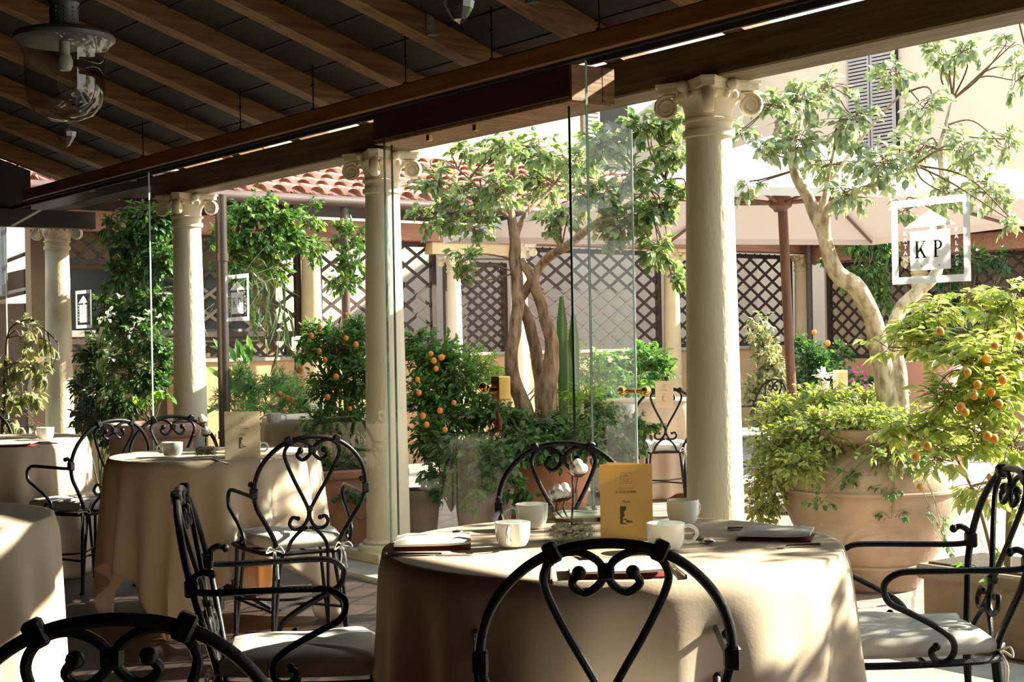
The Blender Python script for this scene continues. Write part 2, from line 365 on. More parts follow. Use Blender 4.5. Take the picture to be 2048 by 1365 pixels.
# hanging glass rail with its rods
rail = thing('glass_track_rail', 'reddish timber rail hung on thin rods below the rafters, carrying the glass panes', 'rail', court(FG, 0, 2.41), CANG)
mb = MB(); mb.bbox(-.045, .045, -5.5, 6.9, 0, .088, .008); mb.build('track_timber', M['rail'], rail, smooth=0)
mb = MB(); mb.box(-.03, .03, -5.5, 6.88, -.012, .0); mb.build('track_channel', M['darkwood'], rail, smooth=0)
for a in (-.95, .02, .75, 1.45, 2.35, 3.2, 4.6):
    mb = MB(); mb.tube([(-.02, a, .088), (-.02, a, .088+.24)], .004, 6); mb.ball((-.02, a, .22), .011, 8, 5); mb.box(-.03, -.01, a-.008, a+.008, .088, .10)
    mb.build('hanger_rod', M['iron'], rail)
# angle brackets on the rafters
for k, a in enumerate((.485, 1.248)):
    mb = MB(); mb.box(-.02, .02, -.004, 0, 0, .11); mb.box(-.02, .02, -.04, 0, -.004, 0); mb.ball((0, -.006, .085), .006, 6, 4); mb.ball((0, -.006, .05), .006, 6, 4)
    p = court(-.62, a-.057, zr(-.62)+.012)
    o = mb.build('angle_bracket', M['zinc'], frame=Matrix.Translation(p) @ Matrix.Rotation(CANG, 4, 'Z'))
    tag(o, ('small steel angle bracket on the rafter right of the glass pendant above the doorway', 'small steel angle bracket on the rafter left of the glass pendant above the doorway')[k], 'bracket')
# zinc flashing pieces glimpsed between rail and beam
for (pa, pb_, lb) in ((572, 672, 'grey zinc flashing glimpsed above the beam left of the green-edged column'), (1345, 1482, 'grey zinc flashing glimpsed above the beam near the big pale column')):
    a1, a0 = a_at(pa, .22), a_at(pb_, .22); mb = MB()
    mb.prism([(.16, 2.50), (.30, 2.545), (.30, 2.60), (.292, 2.60), (.292, 2.552), (.16, 2.508)], a0, a1, 1)
    mb.box(.10, .17, a0+.05, a0+.08, 2.495, 2.505); tag(mb.build('eave_flashing', M['zinc'], frame=CF, smooth=0), lb, 'flashing')
# header box over the doorway
A0, A1 = .235, 1.78
hd = thing('door_header', 'dark timber box header over the open glass door with paler soffit', 'header', court(0,0,0), CANG)
mb = MB(); mb.bbox(FG-.005, FG+.24, A0, A1, 2.262, 2.405, .006); mb.build('header_box', M['header'], hd, smooth=0)
mb = MB(); mb.bbox(FG+.0, FG+.235, A0+.01, A1-.005, 2.245, 2.262, .003); mb.build('soffit_board', M['rafter'], hd, smooth=0)
mb = MB(); mb.box(FG+.0, FG+.075, A0-.012, A0, 2.25, 2.40); mb.box(FG+.08, FG+.165, A0-.012, A0, 2.25, 2.40); mb.box(FG+.17, FG+.235, A0-.012, A0, 2.25, 2.40); mb.build('end_board', M['rafter'], hd, smooth=0)
for a in (.95, 1.33):
    mb = MB(); mb.box(FG+.02, FG+.04, a-.012, a+.012, 2.215, 2.245); mb.build('pivot_bracket', M['brass'], hd, smooth=0)
# stone kerb rocks by the column foot / wing building shell
WA = 8.36                                    # line of the left wing of the courtyard
struct(cbox('wall_parapet', 1.3, 10.1, WA+.05, WA+.22, -.1, 1.10, 'ochre'))
struct(cbox('trim_1', 1.3, 10.1, WA+.02, WA+.25, 1.10, 1.135, 'kerb'))
struct(cbox('wall_tan', -4.5, 1.3, 13.2, 13.4, -.1, 7.5, 'tan'))
struct(cbox('wall_cream', 1.3, 13.6, 12.3, 12.5, -.1, 7.5, 'cream'))
struct(cbox('wall_yellow', 5.2, 9.5, 12.15, 12.29, 3.4, 7.5, 'yellowwall'))
struct(cbox('wall_house', 13.4, 13.7, 6.2, 12.3, -.1, 6.3, 'pinkwall'))
struct(cbox('wall_portico', 11.7, 11.9, 3.0, 9.4, -.1, 2.9, 'cream'))
struct(cbox('beam', -.05, 10.2, WA-.09, WA+.09, 2.32, 2.50, 'redbeam', .008))
struct(cbox('beam', 10.0, 10.2, 3.0, WA-.09, 2.19, 2.40, 'redbeam', .008))
struct(cbox('ceiling_portico', -.3, 10.4, WA+.1, 9.6, 2.66, 2.70, 'darkwood'))
struct(cbox('trim_2', 10.2, 11.7, 3.0, 9.5, 2.50, 2.54, 'darkwood'))
def tileroof(o0, o1, along, e0, z0, e1, z1, name):
    mb = MB(); n = int((o1-o0)/.21); SEG = 7
    cr = 7
    for i in range(n):
        oc = o0+.21*(i+.5)
        for c in range(cr):
            rr0, rr1 = .088, .072
            rings = []
            for (t, r, dz) in ((c/cr-.01, rr0, .03), ((c+1)/cr, rr1, .0)):
                e = e0+(e1-e0)*t; z = z0+(z1-z0)*t+dz
                rg = []
                for k in range(SEG+1):
                    an = PI*k/SEG
                    x, h = oc+r*math.cos(an), z+r*.85*math.sin(an)
                    rg.append(mb.av((x, e, h) if along == 'o' else (e, x, h)))
                rings.append(rg)
            for k in range(SEG): mb.af((rings[0][k], rings[0][k+1], rings[1][k+1], rings[1][k]))
    for (dz) in (-.012,):                    # pan layer under the cover tiles
        q = [(o0, e0+.0, z0+dz), (o1, e0, z0+dz), (o1, e1, z1+dz), (o0, e1, z1+dz)]
        i = [mb.av(p if along == 'o' else (p[1], p[0], p[2])) for p in q]; mb.af(i)
    return struct(mb.build(name, M['rooftile'], frame=CF, smooth=60))
tileroof(-.6, 10.5, 'o', WA-.32, 2.70, 9.9, 3.40, 'roof')
struct(cbox('corner_shade_slab', .36, 1.0, 6.3, WA-.36, 2.60, 2.64, 'darkwood'))  # slab hidden behind the beam, added to shade the far left column
tileroof(2.6, 8.4, 'a', 9.75, 2.52, 11.8, 3.05, 'roof')
# gutters on the court side
def gutter(name, p, q, r, label, m='pipe'):
    mb = MB(); mb.tube([p, q], r, 12); tag(mb.build(name, M[m], loc=p), label, 'gutter')
gutter('roof_gutter', court(-.4, WA-.36, 2.66), court(10.2, WA-.36, 2.66), .055, 'purplish brown gutter under the tiled roof of the left portico')
gutter('roof_gutter', court(9.7, 2.6, 2.50), court(9.7, 8.2, 2.50), .05, 'purplish brown gutter under the tiled roof behind the parasol pole')
# downpipes
def downpipe(p, z0, z1, r, label, m, coll):
    t = thing('drainpipe', label, 'drainpipe', (p.x, p.y, z0))
    mb = MB(); mb.tube([(0,0,0), (0,0,z1-z0)], r, 14); mb.build('pipe', M[m], t)
    for z in coll:
        mb = MB(); mb.lathe([(r,-.03),(r*1.18,-.028),(r*1.18,.028),(r,.03)], 14, (0,0,z-z0)); mb.build('pipe_collar', M[m], t)
pp = W(445, 600, 10.62); downpipe(pp, 0, 2.36, .043, 'dark brown drainpipe right behind the second column from the left', 'pipedark', (1.9, .6))
pp = court(2.98, WA-.3, 0); downpipe(pp, 0, 2.62, .044, 'purplish brown drainpipe in front of the ochre column on the left wing', 'pipe', (2.38,))
pp = court(9.9, WA-.25, 0); downpipe(pp, 0, 2.45, .04, 'purplish brown drainpipe in the far courtyard corner behind the parasol', 'pipe', (2.2,))
# lattice panels
def lattice(o0, o1, z0, z1, a, label, sx=.27, sz=.185, axis='o', group=None, w=.032):
    base = court(o0, a, z0) if axis == 'o' else court(a, o0, z0)
    t = thing('lattice_panel', label, 'lattice', base, CANG if axis == 'o' else CANG+PI/2, group)
    Wd, H = o1-o0, z1-z0
    for sgn, dy in ((1, -.006), (-1, .006)):
        mb = MB(); nx = int(Wd/sx)+int(H/sz)+3
        for k in range(-int(H/sz)-2, nx):
            x0 = k*sx
            # line x = x0 + sgn*z*sx/sz, clip to the panel
            pts = []
            za, zb = 0.0, H
            s = sgn*sx/sz
            xb0 = x0 if sgn > 0 else x0
            f = lambda z: x0+s*z
            zs = sorted([(-x0)/s, (Wd-x0)/s]); za = max(za, zs[0]); zb = min(zb, zs[1])
            if zb-za > .02: mb.bar((f(za), dy, za), (f(zb), dy, zb), .012, w, (0,1,0)) if False else mb.bar((f(za), dy, za), (f(zb), dy, zb), w, .012, (0,1,0))
        mb.build('lath_layer', M['lattice'], t, smooth=0)
    mb = MB(); mb.box(-.03,.03,-.025,.025,0,H); mb.box(Wd-.03,Wd+.03,-.025,.025,0,H); mb.box(0,Wd,-.025,.025,H-.05,H); mb.box(0,Wd,-.025,.025,0,.05)
    mb.build('panel_frame', M['lattice'], t, smooth=0)
    return t
lattice(.15, 1.35, 2.02, 2.40, WA+.12, 'short dark lattice strip high on the wall left of the climbers', .19, .17)
lattice(.15, 2.55, 1.10, 1.34, WA+.12, 'low dark lattice strip under the dark opening behind the climbers', .22, .2)
lattice(.15, 2.6, 2.53, 2.80, WA+.12, 'dark lattice strip glimpsed above the beam by the far left eave', .19, .17)
lattice(1.4, 2.66, 1.34, 2.30, WA+.10, 'dark lattice panel overgrown by climbers left of the ochre column', .30, .21)
lattice(2.9, 4.30, 1.13, 2.32, WA+.10, 'dark lattice panel between the ochre column and the slim white column', .30, .21)
lattice(4.50, 5.28, .50, 2.12, WA+.14, 'dark lattice gate panel behind the trunk of the middle tree', .17, .12)
lattice(5.46, 7.58, 1.13, 2.30, WA+.10, 'dark lattice panel between the middle tree and the column at the white table')
lattice(7.84, 9.92, 1.13, 2.30, WA+.10, 'dark lattice panel behind the parasol pole')
lattice(3.2, 5.9, .95, 2.18, 10.28, 'shaded lattice panel behind the far right bush', .2, .17, 'a')
lattice(6.2, 8.1, .95, 2.18, 10.28, 'lattice panel behind the pale trunk of the jar tree', .2, .17, 'a')
struct(cbox('wall_base', 10.15, 10.4, 3.0, 8.2, -.1, .95, 'ochre'))
# dark window behind the climbers and a lintel over the slim column
struct(cbox('wall_screen', .1, 2.6, WA+.45, WA+.6, -.1, 2.9, 'tan'))
mb = MB(); mb.box(.35, 2.3, WA+.38, WA+.44, 1.42, 1.98); w1 = struct(mb.build('window_1', M['black'], frame=CF, smooth=0))
mb = MB(); mb.box(.6, .95, WA+.34, WA+.40, 1.70, 1.725); mb.box(.3, 2.35, WA+.34, WA+.44, 1.36, 1.42); struct(mb.build('window_sill', M['kerb'], frame=CF, smooth=0))
struct(cbox('lintel', 4.2, 5.3, WA-.05, WA+.1, 2.19, 2.315, 'ochrestone'))
# shuttered window on the pale house
w2 = bpy.data.objects.new('window_2', None); C.objects.link(w2); w2.matrix_world = CF; w2['kind'] = 'structure'
mb = MB(); mb.box(13.34, 13.40, 9.35, 10.25, 3.9, 5.6); mb.build('window_opening', M['black'], w2, smooth=0)
for s in (0, 1):
    mb = MB(); a0 = 9.36+s*.46
    mb.box(13.28, 13.33, a0, a0+.03, 3.9, 5.6); mb.box(13.28, 13.33, a0+.40, a0+.43, 3.9, 5.6)
    for k in range(30): z = 3.92+k*.055; mb.box(13.29, 13.33, a0+.03, a0+.40, z, z+.035)
    mb.build('shutter', M['shutter'], w2, smooth=0)
w3 = bpy.data.objects.new('window_3', None); C.objects.link(w3); w3.matrix_world = CF; w3['kind'] = 'structure'
mb = MB(); mb.box(9.9, 10.5, 12.2, 12.29, 4.0, 5.2); mb.build('window_opening', M['black'], w3, smooth=0)
mb = MB(); mb.box(9.6, 9.9, 12.16, 12.2, 3.95, 5.25)
for k in range(20): mb.box(9.62, 9.88, 12.14, 12.16, 4.0+k*.06, 4.03+k*.06)
mb.build('shutter', M['shutter'], w3, smooth=0)
# outside stair with rails at the far left
st = thing('outside_staircase', 'steel outside staircase with blue-grey posts and sloping handrails at far left', 'staircase', (0,0,0))
q = lambda px, py, Y=15.5: W(px, py, Y)
mb = MB(); mb.bar(q(-160,612), q(118,548), .06, .26); mb.build('stringer', M['darkwood'], st, smooth=0)
mb = MB(); mb.bar(q(-160,628,15.45), q(118,563,15.45), .10, .03); mb.build('stair_edge', M['kerb'], st, smooth=0)
for (y0, y1) in ((518, 410), (590, 482)):
    mb = MB(); mb.tube([q(-160, y0), q(118, y1)], .022, 8); mb.build('handrail', M['iron'], st)
for px in (-120, 4, 65):
    mb = MB(); mb.tube([q(px, 390, 15.4), q(px+3, 590, 15.4)], .045, 8); mb.build('railing_post', M['bluesteel'], st)
mb = MB(); mb.box(-7.2,-4.9,15.6,15.7,0,1.75); mb.build('stair_wall', M['darkplaster'], st, smooth=0)
# ---------------------------------------------------------------- columns
def column(p, ztop, k, label, mat='stone', n=40, rz=CANG):
    t = thing('stone_column', label, 'column', p, rz)
    rb, rt = .125*k, .098*k; zc = ztop-.235*k; H = zc
    prof = [(0,.0)]
    sh = MB()
    pr = [(rb*1.0, .10)]
    for i in range(1, 15):
        u = i/14; r = rb+(rt-rb)*(u**1.25); pr.append((r, .10+(H-.10)*u))
    z = pr[-1][1]
    sh.lathe([(0,.10)]+pr+[(0, z)], n); sh.build('shaft', M[mat], t)
    b = MB(); R = rb*1.42
    b.box(-R, R, -R, R, 0, .05*k)
    b.lathe([(R*.98,.05*k),(R*1.0,.065*k),(R*.96,.08*k),(rb*1.08,.09*k),(rb*1.16,.10*k),(rb*1.02,.115*k),(0,.115*k)], n); b.build('base', M[mat], t)
    c = MB()
    r = rt
    c.lathe([(0,H),(r,H),(r*1.13,H+.004*k),(r*1.15,H+.018*k),(r*1.13,H+.032*k),(r*1.02,H+.036*k),(r*1.02,H+.062*k),(r*1.15,H+.068*k),(r*1.16,H+.078*k),(r*1.02,H+.085*k),
             (r*1.04,H+.11*k),(r*1.12,H+.14*k),(r*1.32,H+.165*k),(r*1.45,H+.185*k),(r*1.40,H+.20*k),(0,H+.20*k)], n)
    # abacus with hollow sides and cut corners
    out = []; hd = .215*k
    for q4 in range(4):
        th = PI/4+q4*PI/2
        c1 = Vector((math.cos(th-.13), math.sin(th-.13)))*hd; c2 = Vector((math.cos(th+.13), math.sin(th+.13)))*hd
        th2 = PI/4+(q4+1)*PI/2; c3 = Vector((math.cos(th2-.13), math.sin(th2-.13)))*hd
        out += [c1, c2]
        for i in range(1, 6):
            u = i/6; pnt = c2.lerp(c3, u); nn = Vector((math.cos(th+PI/4), math.sin(th+PI/4))); out.append(pnt-nn*(.042*k*math.sin(PI*u)))
    c.prism([(p_.x, p_.y) for p_ in out], H+.195*k, H+.222*k, 2); c.prism([(p_.x*1.05, p_.y*1.05) for p_ in out], H+.222*k, H+.235*k, 2)
    for i in range(16):
        an = 2*PI*i/16+.2; c.ball((math.cos(an)*r*1.42, math.sin(an)*r*1.42, H+.172*k), .014*k, 8, 5, (1,1,1.3))
    for i in range(4):
        an = i*PI/2; c.ball((math.cos(an)*.148*k, math.sin(an)*.148*k, H+.212*k), .026*k, 10, 6)
    c.build('capital', M[mat], t)
    for q4 in range(4):
        th = PI/4+q4*PI/2; d = Vector((math.cos(th), math.sin(th), 0)); s_ = Vector((-math.sin(th), math.cos(th), 0))
        cen = d*(.178*k)+Vector((0,0,H+.135*k)); v = MB()
        pts = []; rad = []
        pts.append(d*(.09*k)+Vector((0,0,H+.180*k))); rad.append(.009*k)
        pts.append(d*(.13*k)+Vector((0,0,H+.190*k))); rad.append(.009*k)
        for i in range(27):
            u = i/26; an = PI/2-u*PI*4.4; rr = (.052-.044*u)*k
            pts.append(cen+d*(rr*math.cos(an))+Vector((0,0,rr*math.sin(an)))); rad.append((.0085-.0035*u)*k)
        v.tube(pts, rad, 8, True, 0, False, 3.0)
        ax = [cen-s_*(.013*k), cen+s_*(.013*k)]; v.tube(ax, .046*k, 18)
        v.ball(cen, .014*k, 8, 6, (1,1,1))
        v.build('volute', M[mat], t)
    return t
zt = 2.335
column(court(0,0,.025), zt-.025, 1.0, 'pale stone column rising behind the set table with the menu card')
column(court(0,2.616,.025), zt-.025, 1.0, 'pale stone column crossed by the green glass edges left of the doorway')
column(court(0,5.232,.025), zt-.025, 1.0, 'pale stone column behind the second table, right of the climbers')
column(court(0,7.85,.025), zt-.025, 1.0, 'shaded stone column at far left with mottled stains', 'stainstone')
column(court(2.76,WA), 2.32, .95, 'ochre stone column on the left wing behind the drainpipe', 'ochrestone', 24)
column(court(4.42,WA-.12), 2.16, .74, 'slim sunlit white column left of the middle tree', 'stone', 24)
column(court(5.38,WA), 2.32, .92, 'stone column half hidden behind the trunks of the middle tree', 'stone', 24)
column(court(7.71,WA), 2.32, .92, 'pale column behind the outdoor table with the lone iron chair', 'ochrestone', 24)
column(court(10.04,WA), 2.30, .9, 'ochre column in the far corner right of the parasol pole', 'ochrestone', 24)
column(court(10.1,6.55), 2.19, .95, 'ochre column behind the pink jar at far right', 'ochrestone', 24)
# ---------------------------------------------------------------- text
def textmesh(s, size, align='CENTER'):
    cu = bpy.data.curves.new('t', 'FONT'); cu.body = s; cu.size = size; cu.align_x = align; cu.align_y = 'CENTER'
    ob = bpy.data.objects.new('t', cu); C.objects.link(ob)
    dg = bpy.context.evaluated_depsgraph_get(); me = bpy.data.meshes.new_from_object(ob.evaluated_get(dg))
    r = ([v.co.copy() for v in me.vertices], [tuple(p.vertices) for p in me.polygons])
    bpy.data.objects.remove(ob); bpy.data.curves.remove(cu); bpy.data.meshes.remove(me); return r
def addtext(mb, s, x, z, size, y, sx=1.0):   # in the x-z plane, read from -y
    vs, fs = textmesh(s, size); i = [mb.av((x+v.x*sx, y, z+v.y)) for v in vs]
    for f in fs: mb.af([i[k] for k in f])
def quad(mb, pts, y):
    mb.af([mb.av((p[0], y, p[1])) for p in pts])
def letterK(mb, x, z, h, y):
    w = h*.78; s = h*.15
    quad(mb, [(x+w*.10,z),(x+w*.10+s,z),(x+w*.10+s,z+h),(x+w*.10,z+h)], y)
    quad(mb, [(x,z),(x+w*.42,z),(x+w*.42,z+h*.06),(x,z+h*.06)], y); quad(mb, [(x,z+h*.94),(x+w*.42,z+h*.94),(x+w*.42,z+h),(x,z+h)], y)
    quad(mb, [(x+w*.28,z+h*.40),(x+w*.36,z+h*.33),(x+w*.90,z+h*.94),(x+w*.80,z+h*.94)], y)
    quad(mb, [(x+w*.40,z+h*.52),(x+w*.78,z+h*.05),(x+w*.98,z+h*.05),(x+w*.54,z+h*.66)], y)
    quad(mb, [(x+w*.62,z+h*.94),(x+w,z+h*.94),(x+w,z+h),(x+w*.62,z+h)], y); quad(mb, [(x+w*.66,z),(x+w*1.05,z),(x+w*1.05,z+h*.06),(x+w*.66,z+h*.06)], y)
def letterP(mb, x, z, h, y):
    w = h*.62; s = h*.15
    quad(mb, [(x+w*.10,z),(x+w*.10+s,z),(x+w*.10+s,z+h),(x+w*.10,z+h)], y)
    quad(mb, [(x,z),(x+w*.5,z),(x+w*.5,z+h*.06),(x,z+h*.06)], y)
    quad(mb, [(x,z+h*.94),(x+w*.5,z+h*.94),(x+w*.5,z+h),(x,z+h)], y)
    cx, cz = x+w*.45, z+h*.73; n = 12
    for i in range(n):
        a0, a1 = PI/2-PI*i/n, PI/2-PI*(i+1)/n
        ro, ri, ho, hi = w*.52, w*.27, h*.27, h*.20
        quad(mb, [(cx+ro*math.cos(a0),cz+ho*math.sin(a0)),(cx+ri*math.cos(a0),cz+hi*math.sin(a0)),(cx+ri*math.cos(a1),cz+hi*math.sin(a1)),(cx+ro*math.cos(a1),cz+ho*math.sin(a1))], y)
    quad(mb, [(x+w*.3,z+h*.93),(cx,z+h*.93),(cx,z+h),(x+w*.3,z+h)], y); quad(mb, [(x+w*.3,z+h*.46),(cx,z+h*.46),(cx,z+h*.53),(x+w*.3,z+h*.53)], y)
def logo_white(mb, w, h, y):                 # frame, roof, square and side letters, centred on 0
    X = lambda u: (u-.5)*w
    Z = lambda v: (v-.5)*h
    b = .085
    for r in ((0,1,0,b),(0,1,1-b,1),(0,b,b,1-b),(1-b,1,b,1-b)): quad(mb, [(X(r[0]),Z(r[2])),(X(r[1]),Z(r[2])),(X(r[1]),Z(r[3])),(X(r[0]),Z(r[3]))], y)
    quad(mb, [(X(.17),Z(.665)),(X(.83),Z(.665)),(X(.5),Z(.86))], y)
    quad(mb, [(X(.50),Z(.60)),(X(.56),Z(.60)),(X(.56),Z(.67)),(X(.50),Z(.67))], y)
    quad(mb, [(X(.24),Z(.155)),(X(.755),Z(.155)),(X(.755),Z(.62)),(X(.24),Z(.62))], y)
    for s, u in (('KATANE', .18), ('PALACE', .83)):
        for i, ch in enumerate(s): addtext(mb, ch, X(u), Z(.60-i*.078), h*.072, y, 1.15)
def logo_ink(mb, w, h, y, j):
    X = lambda u: (u-.5)*w
    Z = lambda v: (v-.5)*h
    (letterP(mb, X(.545), Z(.30), h*.20, y) if j else letterK(mb, X(.305), Z(.30), h*.20, y))
    for u in ((.385,), (.61,))[j]: quad(mb, [(X(u)-.002,Z(.205)-.002),(X(u)+.002,Z(.205)-.002),(X(u)+.002,Z(.205)+.002),(X(u)-.002,Z(.205)+.002)], y)
# ---------------------------------------------------------------- hanging glass panes
RZ = CANG-PI/2                               # local +x runs towards the camera side (a falling), local -y faces the room
def pane(aL, aR, z0, z1, label, logo_px=None, logo_py=None, off=FG, edges=('glassedge','glassedge'), rz=None, base=None, wdt=None, th=.010, name='glass_screen', cat='glass pane'):
    p = base or court(off, aL, z0); w_ = wdt or (aL-aR); H = z1-z0
    t = thing(name, label, cat, p, RZ if rz is None else rz)
    mb = MB(); mb.box(.004, w_-.004, -th/2, th/2, 0, H); mb.build('glass_sheet', M['glass'], t, smooth=0)
    for e, x in zip(edges, (0, w_-.004)):
        if e: mb = MB(); mb.box(x, x+.004, -th/2, th/2, 0, H); mb.build('pane_edge', M[e], t, smooth=0)
    mb = MB(); mb.box(.02, w_-.02, -th*.9, th*.9, H-.03, H); mb.build('clamp_rail', M['darkwood'], t, smooth=0) if name == 'glass_screen' else None
    if logo_px:
        aS = a_at(logo_px, off); cp = court(off, aS, 0); k = (logo_px-1024)/FPX
        z = CAMZ+cp.y*((682.5-logo_py)-RT*(logo_px-1024))/FPX-z0; x = aL-aS
        lw, lh = .300, .272
        m1 = MB(); logo_white(m1, lw, lh, -th/2-.0012); m1.v = [(a+x, b, c+z) for a, b, c in m1.v]
        lo = m1.build('glass_logo', M['decal'], t, smooth=0)
        for j in (0, 1):
            m2 = MB(); logo_ink(m2, lw, lh, -th/2-.0020, j); m2.v = [(a+x, b, c+z) for a, b, c in m2.v]
            m2.build('logo_letter', M['ink'], lo, smooth=0)
    return t
aa = lambda px: a_at(px, FG)
pane(aa(15)+1.2, aa(15), .02, 2.405, 'clear glass pane at the far left edge, beyond the logo panes', edges=(None, 'paleedge'))
pane(aa(17), aa(304), .02, 2.405, 'glass pane with the smallest white logo, before the shaded far left column', 170, 619, edges=(None, 'paleedge'))
pane(aa(306), aa(776), .02, 2.405, 'glass pane with the white logo between second and third columns', 478, 596, edges=(None, 'glassedge'))
pane(a_at(1181, FG), -4.6, .02, 2.405, 'large glass pane with the biggest white logo on the right', 1866, 481, edges=('paleedge', None))
# the two door leaves
LO = FG+.05
aL = a_at(790, LO); aR = a_at(1008, LO)
dl = pane(aL, aR, .02, 2.24, 'closed glass door leaf with brass lock box and hanging red tassel', off=LO, edges=('glassedge', None), name='glass_door', cat='glass door')
def doorset(t, w_, z, box, flip=1):
    x = w_-.03
    if box:
        mb = MB(); mb.bbox(x-.03, x+.03, -.035, .035, z-.05, z+.055, .004); mb.build('lock_box', M['brass'], t, smooth=0)
        mb = MB(); mb.tube([(x, -.036, z-.005),(x, -.06, z-.005)], .008, 8); kb = mb.build('lock_button', M['iron'], t)
        x -= .075
    k = MB()
    for y in (-.06, .06): k.ball((x if not box else x-.028*(1 if y > 0 else -1), y, z+.004), .026, 14, 9); k.tube([(x if not box else x-.028*(1 if y > 0 else -1), 0, z+.004),(x if not box else x-.028*(1 if y > 0 else -1), y*.7, z+.004)], .011, 10)
    k.lathe([(0,-.008),(.024,-.008),(.024,.008),(0,.008)], 12, (x, 0, z+.004)); k.build('door_knob', M['brass'], t)
zk = CAMZ+6.5*((682.5-778)+.3)/FPX-.02
doorset(dl, aL-aR, zk, True)
hp = court(LO, a_at(1146, LO), .02)
e2 = Vector((.0848*6.86, 6.86)); dv = e2-hp.xy; ang = math.atan2(dv.y, dv.x)
dr = pane(0, 0, .02, 2.24, 'open glass door leaf folded outward with brass knobs beside the pale column', edges=('glassedge', 'paleedge'), rz=ang, base=hp, wdt=dv.length, name='glass_door', cat='glass door')
doorset(dr, dv.length, CAMZ+6.75*((682.5-786)-4)/FPX-.02, False)
tas = thing('key_tassel', 'burgundy tassel hanging from the brass lock box of the glass door', 'tassel', court(LO-.05, a_at(1011, LO), 0))
zt0 = CAMZ+6.45*(682.5-790)/FPX; zt1 = CAMZ+6.45*(682.5-832)/FPX; zt2 = CAMZ+6.45*(682.5-860)/FPX
mb = MB(); mb.tube([(0,0,zt1-.005),(.002,0,(zt0+zt1)/2),(0,0,zt0),(-.012,0,zt0+.005)], .0035, 6); mb.build('tassel_cord', M['tassel'], tas)
mb = MB(); mb.lathe([(0,zt2),(.017,zt2),(.0165,zt2+.02),(.013,zt2+.05),(.006,zt1-.012),(.009,zt1-.004),(.006,zt1+.006),(0,zt1+.008)], 14); mb.build('tassel_skirt', M['tassel'], tas)
